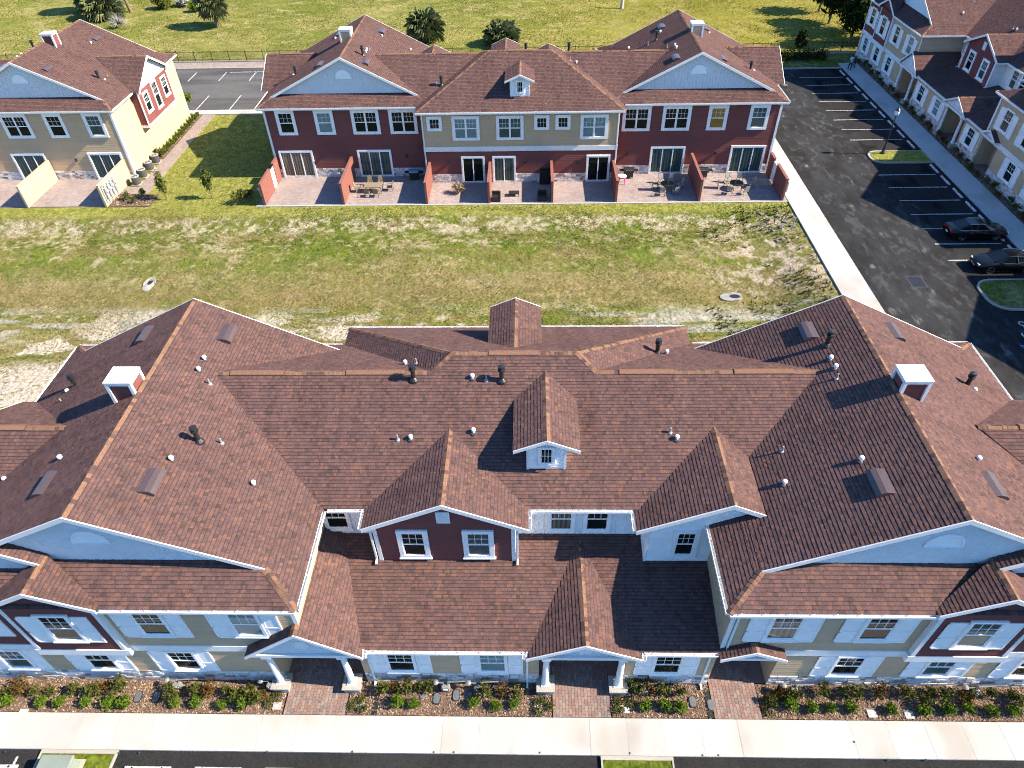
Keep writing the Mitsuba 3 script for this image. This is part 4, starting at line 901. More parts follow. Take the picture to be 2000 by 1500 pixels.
# --- meter banks
def meter_bank(x, s, label):
    k = thing('meter_bank', label, 'electric meters'); F = Frame((x, 60.1), (0, 1), (s, 0))
    MB().box((0, 0.0, .35), (2.5, .06, 2.15)).build(f'{k}__board', 'galvanized', F)
    m = MB()
    for i in range(4): m.tube([[.35 + i * .6, .12, .02], [.35 + i * .6, .12, 2.0]], .035, 6)
    m.tube([[.1, .13, 2.02], [2.4, .13, 2.02]], .05, 6); m.build(f'{k}__conduit', 'grey_metal', F)
    for i in range(4):
        b = MB().box((.14 + i * .6, .061, .75), (.56 + i * .6, .24, 1.75)).build(f'{k}__box', 'grey_metal', F)
        MB().tube([[.35 + i * .6, .24, 1.45], [.35 + i * .6, .36, 1.45]], .12, 10).build(f'{b}__dial', 'lamp_glass', F)
meter_bank(-40.88, 1, 'pale meter bank on the cream patio wall of the beige row'); meter_bank(-25.58, -1, 'pale meter bank outside the left end patio wall of the red row'); meter_bank(23.98, 1, 'pale meter bank outside the right end patio wall of the red row')
# --- air conditioners
for i, (y, w) in enumerate(((64.65, 'nearest the meter bank'), (66.25, 'second from the meter bank'), (67.95, 'third from the meter bank'), (69.65, 'last in the row, nearest the shrubs'))):
    k = thing('air_conditioner', f'grey outdoor air conditioner {w}', 'air conditioner', 'air conditioners along the sunlit end wall'); x = -39.98
    MB().box((x - .45, y - .45, 0), (x + .45, y + .45, .1)).build(f'{k}__pad', 'kerb')
    MB().lathe([(.36, .1), (.40, .14), (.40, .82), (.385, .86), (.30, .88)], (x, y, 0), 16).build(f'{k}__casing', 'ac_metal'); MB().lathe([(.40, .82), (.425, .84), (.425, .89), (.31, .90), (.30, .87)], (x, y, 0), 18).build(f'{k}__top_rim', 'galvanized')
    m = MB(); m.lathe([(.29, .80), (.0, .78)], (x, y, 0), 14); m.build(f'{k}__fan_well', 'black_metal')
    m = MB(); [m.lathe([(r, .87), (r + .012, .885), (r + .024, .87)], (x, y, 0), 16) for r in (.06, .13, .2, .27)]; [m.beam((x, y, .875), (x + .3 * math.cos(t), y + .3 * math.sin(t), .875), .012, .012) for t in np.linspace(0, 2 * math.pi, 8, endpoint=False)]
    m.build(f'{k}__grille', 'mid_metal')
# --- patio furniture
SIDE = lambda a, b: ('far' if b > .6 else 'near' if b < -.6 else '') + ('' if abs(b) > .6 and abs(a) < .2 else (' ' if abs(b) > .6 else '') + ('right' if a > 0 else 'left'))
def chair(x, y, ang, label, group, mat='tan_fabric', frame='black_metal'):
    k = thing('patio_chair', label, 'chair', group); c, s = math.cos(ang), math.sin(ang); F = Frame((x, y), (c, s), (-s, c))
    MB().box((-.25, -.25, .43), (.25, .25, .47)).build(f'{k}__seat', mat, F)
    MB().add([[-.25, -.25, .5], [-.25, .25, .5], [-.38, .25, 1.02], [-.38, -.25, 1.02], [-.21, -.25, .5], [-.21, .25, .5], [-.35, .25, 1.02], [-.35, -.25, 1.02]], [[0, 1, 2], [0, 2, 3], [4, 6, 5], [4, 7, 6], [0, 4, 5], [0, 5, 1], [3, 2, 6], [3, 6, 7], [1, 5, 6], [1, 6, 2], [0, 3, 7], [0, 7, 4]]).build(f'{k}__backrest', mat, F)
    for a in (-.25, .25):
        MB().tube([[.26, a, .05], [.24, a, .66], [-.26, a, .68], [-.36, a, 1.05]], .022, 5).build(f'{k}__arm', frame, F)
        MB().tube([[-.30, a, .05], [-.22, a, .46]], .022, 5).build(f'{k}__leg', frame, F)
def table(x, y, label, rnd=True, mat='car_glass'):
    k = thing('patio_table', label, 'table'); m = MB()
    if rnd: m.lathe([(.0, .70), (.62, .70), (.64, .715), (.62, .73), (0, .73)], (x, y, 0), 24)
    else: m.box((x - .85, y - .5, .69), (x + .85, y + .5, .74))
    m.build(f'{k}__top', mat)
    m = MB(); m.lathe([(.60, .675), (.655, .675), (.655, .74), (.635, .742)], (x, y, 0), 24) if rnd else m.box((x - .75, y - .4, .62), (x + .75, y + .4, .689)); m.build(f'{k}__rim', 'black_metal')
    for a, b in ((1, 1), (1, -1), (-1, 1), (-1, -1)):
        r = (.38, .38) if rnd else (.72, .38); MB().tube([[x + a * r[0] * 1.15, y + b * r[1] * 1.15, .05], [x + a * r[0], y + b * r[1], .69]], .025, 5).build(f'{k}__leg', 'black_metal')
table(-15.35, 62.55, 'rectangular tan patio table in the second patio from the left', False, 'tan_fabric')
for x, y, a in ((-16.9, 62.5, 0), (-15.9, 63.6, -1.57), (-14.85, 63.6, -1.57), (-13.75, 62.7, 3.14), (-15.8, 61.5, 1.57), (-14.9, 61.45, 1.5)): chair(x, y, a, f'tan patio chair on the {SIDE(x + 15.35, y - 62.55)} side of the rectangular table', 'chairs round the rectangular patio table')
table(13.35, 62.25, 'round glass patio table in the patio with the pink stool')
for x, y, a in ((12.2, 62.3, 0), (13.0, 63.45, -1.3), (13.9, 63.4, -1.8), (14.6, 62.6, 3.3), (14.0, 61.25, 1.9), (12.8, 61.2, 1.2)): chair(x, y, a, f'pale patio chair on the {SIDE(x - 13.35, y - 62.25)} side of the left round table', 'chairs round the left glass table', 'pale_fabric')
table(20.0, 62.25, 'round glass patio table in the rightmost patio')
for x, y, a in ((18.6, 62.5, -.2), (19.5, 63.5, -1.3), (20.6, 63.5, -1.8), (21.5, 62.6, 3.2), (20.6, 61.2, 1.9), (19.2, 61.3, 1.1)): chair(x, y, a, f'pale patio chair on the {SIDE(x - 20.0, y - 62.25)} side of the right round table', 'chairs round the right glass table', 'pale_fabric')
def grill(x, y, lid, label):
    k = thing('barbecue_grill', label, 'barbecue grill')
    for a in (-.35, .35):
        for b in (-.2, .2): MB().beam((x + a, y + b, .05), (x + a, y + b, .7), .05, .05).build(f'{k}__leg', 'black_metal')
    MB().box((x - .42, y - .28, .22), (x + .42, y + .28, .70)).build(f'{k}__cabinet', 'black_metal'); MB().box((x - .5, y - .3, .7), (x + .5, y + .3, .88)).build(f'{k}__firebox', 'black_metal')
    ts = np.linspace(0, math.pi, 9); pr = [(.3 * math.cos(t), .88 + .26 * math.sin(t)) for t in ts]; v = [[x + sx, y + a, b] for sx in (-.48, .48) for a, b in pr]; n = len(pr)
    MB().add(v, [[i, i + 1, n + i + 1] for i in range(n - 1)] + [[i, n + i + 1, n + i] for i in range(n - 1)] + [[0, i, i + 1] for i in range(1, n - 1)] + [[n, n + i + 1, n + i] for i in range(1, n - 1)]).build(f'{k}__lid', lid)
    for a in (-.72, .72): MB().box((x + a - .2, y - .25, .84), (x + a + .2, y + .25, .88)).build(f'{k}__side_shelf', 'black_metal')
    MB().tube([[x - .35, y - .36, 1.0], [x + .35, y - .36, 1.0]], .02, 6).build(f'{k}__handle', 'chrome')
grill(-11.6, 65.0, 'blue_lid', 'blue-lidded barbecue grill against the wall by the rectangular table'); grill(9.9, 64.9, 'black_metal', 'black barbecue grill behind the pink and white stool'); grill(17.2, 64.75, 'black_metal', 'black barbecue grill beside the wall of the rightmost patio')
def rbox(lo, hi, r=.04):
    c = [manifold3d.Manifold.sphere(r, 8).translate([x, y, z]) for x in (lo[0] + r, hi[0] - r) for y in (lo[1] + r, hi[1] - r) for z in (lo[2] + r, hi[2] - r)]
    q = manifold3d.Manifold.batch_hull(c).to_mesh(); return np.array(q.vert_properties[:, :3], float), np.array(q.tri_verts)
def wicker_seat(x, y, label):
    k = thing('wicker_seat', label, 'seat')
    for nm, lo, hi, mt in (('base', (x - .42, y - .4, .05), (x + .42, y + .4, .4), 'wicker'), ('backrest', (x - .42, y + .28, .4), (x + .42, y + .42, .85), 'wicker'), ('arm', (x - .44, y - .4, .4), (x - .31, y + .28, .62), 'wicker'), ('arm', (x + .31, y - .4, .4), (x + .44, y + .28, .62), 'wicker'), ('cushion', (x - .3, y - .38, .4), (x + .3, y + .27, .52), 'black_metal')): MB().add(*rbox(lo, hi)).build(f'{k}__{nm}', mt)
wicker_seat(-3.2, 60.5, 'dark wicker patio seat against the wall left of the low table'); wicker_seat(1.2, 60.6, 'dark wicker patio seat in the shade right of the low table')
k = thing('low_table', 'small dark low table in the middle of the wicker patio', 'table'); MB().add(*rbox((-2.0, 61.1, .32), (-1.0, 61.75, .4), .02)).build(f'{k}__top', 'wicker')
for a in (-1.92, -1.08):
    for b in (61.16, 61.69): MB().beam((a, b, .05), (a, b, .33), .06, .06).build(f'{k}__leg', 'wicker')
k = thing('storage_cabinet', 'tall dark wicker storage cabinet in the shade beside the house wall', 'cabinet'); MB().add(*rbox((1.0, 63.6, .05), (1.95, 64.35, 1.35))).build(f'{k}__body', 'wicker'); MB().add(*rbox((.96, 63.56, 1.35), (1.99, 64.39, 1.43), .02)).build(f'{k}__lid', 'black_metal')
k = thing('stool_table', 'white round stool table with pink legs next to the black grill', 'stool'); MB().lathe([(0, .76), (.40, .76), (.41, .79), (.40, .83), (0, .83)], (9.15, 63.75, 0), 20).build(f'{k}__top', 'white_plastic')
for t in np.linspace(.6, .6 + 2 * math.pi, 4, endpoint=False): MB().tube([[9.15 + .42 * math.cos(t), 63.75 + .42 * math.sin(t), .05], [9.15 + .28 * math.cos(t), 63.75 + .28 * math.sin(t), .77]], .045, 6).build(f'{k}__leg', 'pink_plastic')
# --- plants: clouds of small leaves
def leaves(pts, size, rng, up=0.4, asp=1.6):
    n = len(pts); d = rng.normal(size=(n, 3)); d[:, 2] = np.abs(d[:, 2]) * .6 + up; d /= np.linalg.norm(d, axis=1, keepdims=True)
    a = np.cross(d, rng.normal(size=(n, 3))); a /= np.linalg.norm(a, axis=1, keepdims=True); b = np.cross(d, a)
    s = size * (.6 + .8 * rng.random((n, 1)))
    v = np.stack([pts - a * s * asp, pts + b * s * .55 + d * s * .15, pts + a * s * asp, pts - b * s * .55 + d * s * .15], 1).reshape(-1, 3)
    f = (np.array([[0, 1, 2], [0, 2, 3]])[None] + 4 * np.arange(n)[:, None, None]).reshape(-1, 3)
    return v, f, np.repeat(rng.random((n, 2)), 4, 0)
def blob(n, rad, rng, fill=.55, lumps=7):
    c = rng.normal(size=(lumps, 3)); c /= np.linalg.norm(c, axis=1, keepdims=True); c *= .55 * rng.random((lumps, 1)) ** .4
    k = rng.integers(0, lumps, n); d = rng.normal(size=(n, 3)); d /= np.linalg.norm(d, axis=1, keepdims=True)
    return (c[k] + d * (.5 * (fill + (1 - fill) * rng.random((n, 1))))) * np.asarray(rad)
PROTO = {}
def shrub_proto(kind, i):
    if (kind, i) in PROTO: return PROTO[kind, i]
    rng = np.random.default_rng(hash((len(kind), i)) % 1000 + len(kind) * 31)
    if kind == 'round': v, f, u = leaves(blob(300, (.34, .34, .30), rng, .7, 9) + [0, 0, .28], .045, rng); mat = 'leaf_bright'
    elif kind == 'loose': v, f, u = leaves(blob(240, (.46, .42, .46), rng, .35, 10) + [0, 0, .42], .05, rng, .2); mat = 'leaf_mixed'
    elif kind == 'rose': v, f, u = leaves(blob(230, (.46, .42, .44), rng, .35, 10) + [0, 0, .42], .05, rng, .2); mat = 'leaf_red'
    else: v, f, u = leaves(blob(110, (.45, .40, .10), rng, .2, 8) + [0, 0, .12], .045, rng); mat = 'leaf_mixed'
    st = MB()
    for _ in range(5):
        t = rng.uniform(0, 6.28); st.tube([[0, 0, 0], [.12 * math.cos(t), .12 * math.sin(t), .2], [.25 * math.cos(t), .25 * math.sin(t), .42 if kind != 'low' else .12]], [.014, .01, .006], 4)
    PROTO[kind, i] = mikit.ply((v, f), 'mat_' + mat, uv=u), mikit.ply(st.arrays()[:2], 'mat_bark', uv=st.arrays()[2]); return PROTO[kind, i]
def shrub(kind, x, y, sc, label, group, i=None, cat='shrub'):
    k = thing('shrub', label, cat, group); lf, st = shrub_proto(kind, int(R.integers(0, 4)))
    tw = T().translate([float(x), float(y), float(gh(x, y)) + .05]).rotate([0, 0, 1], float(R.uniform(0, 360))).scale([float(sc), float(sc), float(sc * R.uniform(.9, 1.1))])
    scene[f'{k}__foliage'] = {**lf, 'to_world': tw}; scene[f'{k}__stem'] = {**st, 'to_world': tw}
def gpt(px, py, z=0.05):
    d = CF + CR * (px - 1000) / FPX + CU * (750 - py) / FPX; t = (z - CAMZ) / d[2]; return d[0] * t, d[1] * t
BEDS = [((0, 980), 2.884, 'bed in front of the left wing', [(38, 1160), (230, 1165), (340, 1170), (485, 1170), (605, 1170), (695, 1175), (990, 1165), (1110, 1165), (1255, 1155), (1375, 1155)],
         [(60, 1085), (135, 1060), (210, 1080), (300, 1075), (430, 1075), (545, 1085), (600, 1060), (690, 1060), (965, 1060), (985, 1115), (1110, 1085), (1185, 1080), (1290, 1075), (1330, 1110), (1420, 1090), (1445, 1130), (1490, 1100)]),
        ((560, 940), 2.679, 'bed left of the middle porch', [(575, 1175), (665, 1180), (980, 1180), (1095, 1185), (1190, 1185)], [(500, 1100), (560, 1090), (625, 1095), (700, 1085), (750, 1060), (1040, 1110), (1130, 1110), (1205, 1120)]),
        ((1000, 940), 2.679, 'bed right of the middle porch', [(695, 1190), (800, 1190), (872, 1200)], [(640, 1085), (700, 1090), (780, 1095), (875, 1110)]),
        ((1400, 940), 2.678, 'bed in front of the right wing', [(380, 1190), (490, 1200), (590, 1205), (695, 1200), (910, 1218), (1080, 1215), (1200, 1210), (1310, 1205), (1435, 1230), (1550, 1215)],
         [(280, 1165), (330, 1120), (400, 1125), (540, 1110), (665, 1120), (715, 1115), (840, 1110), (980, 1120), (1075, 1165), (1110, 1110), (1185, 1140), (1290, 1150), (1320, 1120), (1420, 1125), (1530, 1130), (1560, 1160)])]
for (ox, oy), sc, where, fr_, bk_ in BEDS:
    for i, (a, b) in enumerate(fr_):
        x, y = gpt(ox + a / sc, oy + b / sc); shrub('round', x, max(y + .06, 12.86), R.uniform(.95, 1.22), f'{ORD[i]} round green shrub from the left, {where}', f'round shrubs in the {where}')
    for i, (a, b) in enumerate(bk_):
        x, y = gpt(ox + a / sc, oy + b / sc); kd = 'rose' if i % 5 == 1 else 'loose'
        shrub(kd, x, min(y, 13.65), R.uniform(.8, 1.2), f'{ORD[i]} wall-side {"red-tinged bush" if kd == "rose" else "loose shrub"} from the left, {where}', f'{"rose bushes" if kd == "rose" else "loose shrubs"} in the {where}')
NC = {}
for x, y, w in ((-12.0, 12.95, 'left of the wide porch'), (-11.7, 13.25, 'left of the wide porch'), (-8.1, 12.9, 'right of the wide porch'), (-7.75, 13.2, 'right of the wide porch'), (-7.7, 12.75, 'right of the wide porch'), (.35, 12.75, 'left of the middle porch'), (.75, 12.9, 'left of the middle porch'), (.45, 13.2, 'left of the middle porch'), (3.95, 12.75, 'right of the middle porch'), (3.9, 13.15, 'right of the middle porch'), (4.5, 13.1, 'right of the middle porch'), (10.6, 12.8, 'right of the small porch'), (10.8, 13.2, 'right of the small porch'), (11.3, 13.4, 'right of the small porch')):
    NC[w] = NC.get(w, -1) + 1; shrub('low', x, y, 1.0, f'{ORD[NC[w]]} sparse low ground cover plant {w}', f'ground cover {w}', cat='plant')
for i in range(13):
    for j in (0, 1): shrub('round', -40.55 + j * .6, 71.2 + i * .87 + j * .4, 1.15, f'low green shrub along the sunlit end wall, {ORD[i]} from the near end, {("wall", "path")[j]} side', 'shrubs along the sunlit end wall')
for i, (x, y, s) in enumerate(((-40.3, 70.6, 1.6), (-39.9, 71.0, 1.3), (-39.5, 61.3, 1.2), (-38.5, 60.6, 1.0), (-38.2, 61.9, 1.1))): shrub('loose', x, y, s, ('tall dull shrub behind the last air conditioner', 'smaller dull shrub beside the last air conditioner', 'dull shrub in the mulch nearest the meter bank', 'low dull shrub at the near edge of the corner mulch bed', 'dull shrub at the far right of the corner mulch bed')[i], 'shrubs near the air conditioners')
for x, y, s, w in ((-28.1, 60.5, 1.9, 'outer'), (-27.3, 60.9, 1.7, 'inner')): shrub('loose', x, y, s, f'{w} of two bushy shrubs beside the left end patio wall of the red row', 'shrubs at the left end of the red row')
for i in range(34): shrub('loose' if i % 3 else 'rose', 44.2 + R.uniform(-.25, .3), 52 + i * 1.38, R.uniform(.8, 1.2), f'shaded shrub along the east houses, {(ORD + ["twenty-" + o for o in ORD[:9]] + ["thirtieth"] + ["thirty-" + o for o in ORD[:9]])[33 - i]} from the far end', 'shaded shrubs along the east houses')
k = thing('dry_plant', 'dry straw-coloured plant spreading on the patio', 'plant'); rng = np.random.default_rng(4)
v, f, u = leaves(blob(170, (.95, .8, .6), rng, .2, 8) + [-6.9, 62.0, .65], .085, rng, .2, 2.4); put(f'{k}__foliage', (v, f, u), 'dry_leaf')
m = MB(); [m.tube([[-6.9, 62, .05], [-6.9 + .8 * math.cos(t), 62 + .7 * math.sin(t), .8]], [.02, .008], 4) for t in np.linspace(0, 6, 9)]; m.build(f'{k}__stem', 'dry_leaf')
# trees
def tree(name, label, x, y, h, rad, mat, n, size, seed, trunk=.07, base=.25, cat='tree', group=None, lumps=9, fill=.35):
    k = thing(name, label, cat, group); rng = np.random.default_rng(seed); g = float(gh(x, y)); c = np.array([x, y, g + h * (base + (1 - base) / 2)])
    m = MB(); m.tube([[x, y, g - .1], [x + .05, y, g + h * .35], [x - .03, y + .04, g + h * .8]], [trunk, trunk * .8, trunk * .25], 7)
    for i in range(7):
        t = rng.uniform(0, 6.28); z0 = h * rng.uniform(base, .7); m.tube([[x, y, g + z0], [x + rad[0] * .8 * math.cos(t), y + rad[1] * .8 * math.sin(t), g + z0 + h * .16]], [trunk * .4, trunk * .12], 4)
    m.build(f'{k}__trunk', 'bark')
    v, f, u = leaves(blob(n, (rad[0] * 1.0, rad[1] * 1.0, h * (1 - base) / 2), rng, fill, lumps) + c, size, rng); put(f'{k}__crown', (v, f, u), mat)
tree('young_tree', 'left of two slim young trees on the lawn between the far rows', -35.7, 61.4, 3.3, (.75, .75), 'leaf_tree', 420, .11, 1, .05, .12, lumps=12)
tree('young_tree', 'right of two slim young trees on the lawn between the far rows', -31.2, 61.5, 3.4, (.7, .7), 'leaf_tree', 420, .11, 2, .05, .12, lumps=12)
tree('small_tree', 'small round-headed tree at the far corner of the sunlit end wall', -40.9, 82.1, 3.1, (.95, .9), 'leaf_bright', 420, .13, 3, .06, .5)
tree('pine_tree', 'thin young dark tree standing in the hedge strip at the end of the lot', 36.9, 100.6, 4.2, (1.1, 1.1), 'leaf_dark', 500, .16, 4, .06, .15, lumps=14)
for i, (x, y, h, r) in enumerate(((45.5, 105.5, 8.5, 3.2), (49.5, 110.5, 10.5, 4.0), (45.8, 115.5, 8.0, 3.4), (53.5, 106.0, 9.0, 3.6), (46.3, 122.0, 7.5, 3.2))):
    tree('dark_tree', ('dark leafy tree just behind the fence at the upper right', 'tallest dark tree at the upper right corner', 'dark tree further back at the upper right', 'dark tree behind the shaded house row', 'dark tree farthest back at the top right')[i], x, y, h, (r, r), 'leaf_dark', 2600, .26, 20 + i, .2, .12, lumps=22, fill=.3)
rng = np.random.default_rng(5); n = 3200; pts = np.c_[rng.uniform(28.6, 40.2, n), 99.4 + rng.normal(0, .55, n), .1 + np.abs(rng.normal(.45, .32, n))]
k = thing('hedge', 'low dark hedge in the grass strip at the end of the lot', 'hedge'); put(f'{k}__foliage', leaves(pts, .1, rng), 'leaf_dark')
def palm(name, label, x, y, ht, r, nf, seed, mat='leaf_palm', low=-.55, trunk='bark', lean=0.0, tr=.2, spiky=False):
    k = thing(name, label, 'palm'); rng = np.random.default_rng(seed); g = float(gh(x, y)); cx = x + lean
    if ht > .8: MB().tube([[x, y, g - .1], [x + lean * .4, y, g + ht * .5], [cx, y, g + ht]], [tr * 1.2, tr, tr * .9], 9).build(f'{k}__trunk', trunk)
    m = MB(); c0 = np.array([cx, y, g + ht])
    for i in range(nf):
        t = i * 2.39996 + rng.uniform(-.3, .3); el = math.asin(low + (.98 - low) * (i + .5) / nf); d = np.array([math.cos(t) * math.cos(el), math.sin(t) * math.cos(el), math.sin(el)])
        s = np.cross(d, [0, 0, 1.0]); s /= np.linalg.norm(s) + 1e-9
        if spiky:
            tip = c0 + d * r * rng.uniform(.7, 1.0); m.add([c0 - s * .05, c0 + s * .05, tip], [[0, 1, 2]], rng.random(2)); m.add([c0 + [0, 0, .05], c0 - [0, 0, .05], tip], [[0, 1, 2]], rng.random(2)); continue
        L = r * rng.uniform(.42, .58); tip = c0 + d * L - np.array([0, 0, .12 * r * (1 - d[2])]); m.tube([c0, (c0 + tip) / 2 + [0, 0, .05], tip], [.035, .03, .02], 3, uv=(.3, .3), cap=False)
        fr_ = r * rng.uniform(.48, .62); tone = rng.random()
        for a in np.linspace(-1.7, 1.7, 13):
            e = d * math.cos(a) + s * math.sin(a); w = (s * math.cos(a) - d * math.sin(a)) * r * .026
            p1 = tip + e * fr_ * .62 + np.array([0, 0, .06 * fr_]); p2 = tip + e * fr_ - np.array([0, 0, fr_ * rng.uniform(.15, .45)])
            m.add([tip, p1 - w, p2, p1 + w], [[0, 1, 2], [0, 2, 3]], (np.clip(tone + rng.uniform(-.25, .35), 0, 1), rng.random()))
    m.build(f'{k}__frond', mat, kind='stuff')
palm('cabbage_palm', 'cabbage palm with thick trunk standing alone in the field', -49.9, 119.0, 3.9, 2.7, 54, 1, low=-.85, tr=.30)
palm('fan_palm', 'green fan palm rising behind the roof valley of the red row', -15.4, 110.0, 2.1, 3.0, 40, 2, low=-.35)
palm('fan_palm', 'fan palm showing behind the middle roof ridge of the red row', -4.0, 108.0, 1.2, 2.8, 36, 3, low=-.2)
palm('leaning_palm', 'palm with leaning bare trunk at the top left', -68.0, 128.3, 9.0, 2.8, 40, 4, lean=-1.6, tr=.24)
palm('fan_palm', 'bushy palm cluster at the top left by the leaning trunk', -71.2, 125.2, 1.6, 3.6, 46, 6, low=-.3)
palm('fan_palm', 'smaller palm behind the bushy cluster at the top left', -75.0, 129.5, 2.2, 2.8, 36, 7)
palm('dry_palm', 'pale dead spiky palm on the field behind the beige roof', -66.0, 119.2, .6, 2.1, 130, 8, 'leaf_pale', low=-.15, spiky=True)
for i, (x, y, r, lb) in enumerate(((-63.2, 130.0, 2.0, 'rounded green bush right of the leaning palm'), (-60.2, 131.5, 1.5, 'pale scrubby bush near the top edge of the field'), (-95.0, 131.5, 2.4, 'dark bush at the far upper left corner'), (-56.8, 128.2, 1.5, 'small low bush left of the lone palm'))):
    k = thing('bush', lb, 'bush'); rng = np.random.default_rng(60 + i); put(f'{k}__foliage', leaves(blob(700, (r, r, r * .62), rng, .35, 11) + [x, y, r * .5], .2, rng), ('leaf_tree', 'leaf_pale', 'leaf_dark', 'leaf_bright')[i])
k = thing('dead_tree', 'bare pale dead tree trunk near the top of the field', 'tree'); m = MB(); x, y = 15.3, 126.0
m.tube([[x, y, -.1], [x + .1, y, 1.6], [x + .3, y, 3.6]], [.32, .24, .12], 8)
for a, b, z in ((.9, .3, 1.3), (-.8, .4, 1.9), (.7, -.6, 2.4), (-.5, -.6, .9)): m.tube([[x + .1, y, z], [x + a, y + b, z + 1.1]], [.09, .03], 5)
m.build(f'{k}__trunk', 'pale_bark')
# --- things set in the beds
def bedpt(ox, oy, sc, a, b): return gpt(ox + a / sc, oy + b / sc)
C2, C3, C4, C5 = (0, 980, 2.884), (560, 940, 2.679), (1000, 940, 2.679), (1400, 940, 2.678)
for c, a, b, w in ((C2, 780, 1100, 'left of a pair in the bed before the left wing'), (C2, 884, 1100, 'right of a pair in the bed before the left wing'), (C3, 785, 1138, 'left of a pair beside the middle porch bed'), (C3, 887, 1122, 'right of a pair beside the middle porch bed'), (C4, 945, 1155, 'left of the downspout by the small porch'), (C4, 1040, 1172, 'right of the downspout by the small porch')):
    x, y = bedpt(*c, a, b); ts = np.linspace(0, 2 * math.pi, 24, endpoint=False); q = [(.17 * np.sign(math.cos(t)) * abs(math.cos(t)) ** .6, .27 * np.sign(math.sin(t)) * abs(math.sin(t)) ** .7) for t in ts]
    k = thing('valve_box', f'dark oval valve box lid, {w}', 'valve box')
    for nm, s, z, mt in (('rim', 1.0, .10, 'black_metal'), ('lid', .86, .115, 'valve_lid')):
        m = MB(); n = len(q); m.add([[x + a_ * s, y + b_ * s, z] for a_, b_ in q] + [[x + a_ * s, y + b_ * s, 0] for a_, b_ in q] + [[x, y, z + .004]], [[i, (i + 1) % n, 2 * n] for i in range(n)] + [[n + i, n + (i + 1) % n, (i + 1) % n] for i in range(n)] + [[n + i, (i + 1) % n, i] for i in range(n)]); m.build(f'{k}__{nm}', mt)
for c, a, b, w in ((C3, 710, 1125, 'left of the oval lids'), (C3, 957, 1115, 'right of the oval lids')):
    x, y = bedpt(*c, a, b); single('cleanout_cap', f'small round grey cleanout cap {w}', 'cleanout cap', MB().lathe([(.13, 0), (.13, .09), (.11, .11), (0, .112)], (x, y, 0), 16), 'valve_lid')
for c, a, b, w in ((C2, 1562, 1152, 'left of the wide porch walk'), (C2, 130, 1190, 'at the far left of the bed'), (C3, 385, 1172, 'right of the wide porch walk'), (C3, 1315, 1182, 'left of the middle porch walk'), (C4, 592, 1195, 'right of the middle porch walk'), (C5, 810, 1217, 'left of a pair before the right wing'), (C5, 1005, 1223, 'right of a pair before the right wing')):
    x, y = bedpt(*c, a, b); k = thing('water_meter_pad', f'pale concrete water meter pad {w}', 'meter pad'); MB().box((x - .19, y - .17, 0), (x + .19, y + .17, .10)).build(f'{k}__slab', 'concrete'); MB().lathe([(.07, .10), (.07, .115), (0, .118)], (x, y, 0), 14).build(f'{k}__lid', 'lamp_glass')
for x, w in ((-7.05, 'beside the wide porch'), (.08, 'left of the middle porch'), (8.05, 'left of the small porch')):
    k = thing('drain_channel', f'black drain channel running from the downspout to the sidewalk {w}', 'drain'); MB().box((x - .11, 12.5, 0), (x + .11, 13.75, .07)).build(f'{k}__base', 'black_metal')
    for i in range(6): MB().box((x - .115, 12.55 + i * .2, .071), (x + .115, 12.68 + i * .2, .085)).build(f'{k}__bar', 'black_metal')
def gas_meter(x, y, w):
    k = thing('gas_meter', f'grey gas meter and pipes against the stone base {w}', 'gas meter')
    m = MB(); m.tube([[x - .45, y, .05], [x - .45, y, .62], [x - .1, y - .02, .62], [x - .1, y - .05, .5]], .03, 6); m.tube([[x + .1, y - .05, .5], [x + .1, y, .66], [x + .9, y + .05, .66], [x + .9, y + .1, .5]], .03, 6); m.build(f'{k}__pipe', 'mid_metal')
    MB().add(*rbox((x - .19, y - .22, .14), (x + .19, y + .02, .5)))  .build(f'{k}__body', 'mid_metal'); MB().lathe([(.0, .0), (.12, .0), (.13, .04), (.05, .09), (0, .09)], (x - .45, y, .6), 12).build(f'{k}__regulator', 'mid_metal'); MB().box((x - .1, y - .235, .3), (x + .1, y - .221, .42)).build(f'{k}__dial', 'white_plastic')
for x, w in ((-16.4, 'of the left wing'), (-12.0, 'near the wide porch'), (-3.9, 'left under the middle windows'), (-2.4, 'right under the middle windows'), (5.2, 'right of the middle porch'), (11.9, 'near the small porch'), (20.0, 'of the right wing')): gas_meter(x, 13.75, w)
# mulch: loose chips over the beds
def chips(key, rects, n, rng, size=.035):
    A = np.array([(b - a) * (d - c) for a, b, c, d in rects]); w = rng.choice(len(rects), n, p=A / A.sum()); rr = np.array(rects)[w]
    p = np.c_[rng.uniform(rr[:, 0], rr[:, 1]), rng.uniform(rr[:, 2], rr[:, 3]), .05 + .03 * rng.random(n)]; t = rng.uniform(0, 6.28, n); L = size * (.5 + rng.random(n) * 1.4); a = np.c_[np.cos(t), np.sin(t), rng.normal(0, .35, n)] * L[:, None]; b = np.c_[-np.sin(t), np.cos(t), rng.normal(0, .5, n)] * (L * .4)[:, None]
    v = np.stack([p - a, p + b, p + a, p - b], 1).reshape(-1, 3); f = (np.array([[0, 1, 2], [0, 2, 3]])[None] + 4 * np.arange(n)[:, None, None]).reshape(-1, 3)
    k = put(key, (v, f, np.repeat(rng.random((n, 2)), 4, 0)), 'mulch'); labels[k] = {'kind': 'stuff', 'label': 'brown and tan bark mulch chips covering the beds', 'category': 'mulch'}
chips('mulch', [(-30, -11.3, 12.5, 14.0), (-8.3, .95, 12.5, 14.0), (3.65, 8.15, 12.5, 14.0), (10.35, 25, 12.5, 14.0)], 26000, np.random.default_rng(8))
chips('mulch', [(43.85, 44.65, 50, 98), (-40.95, -39.7, 70.7, 82.4), (-40.8, -36.9, 60, 62.3)], 7000, np.random.default_rng(9), .06)
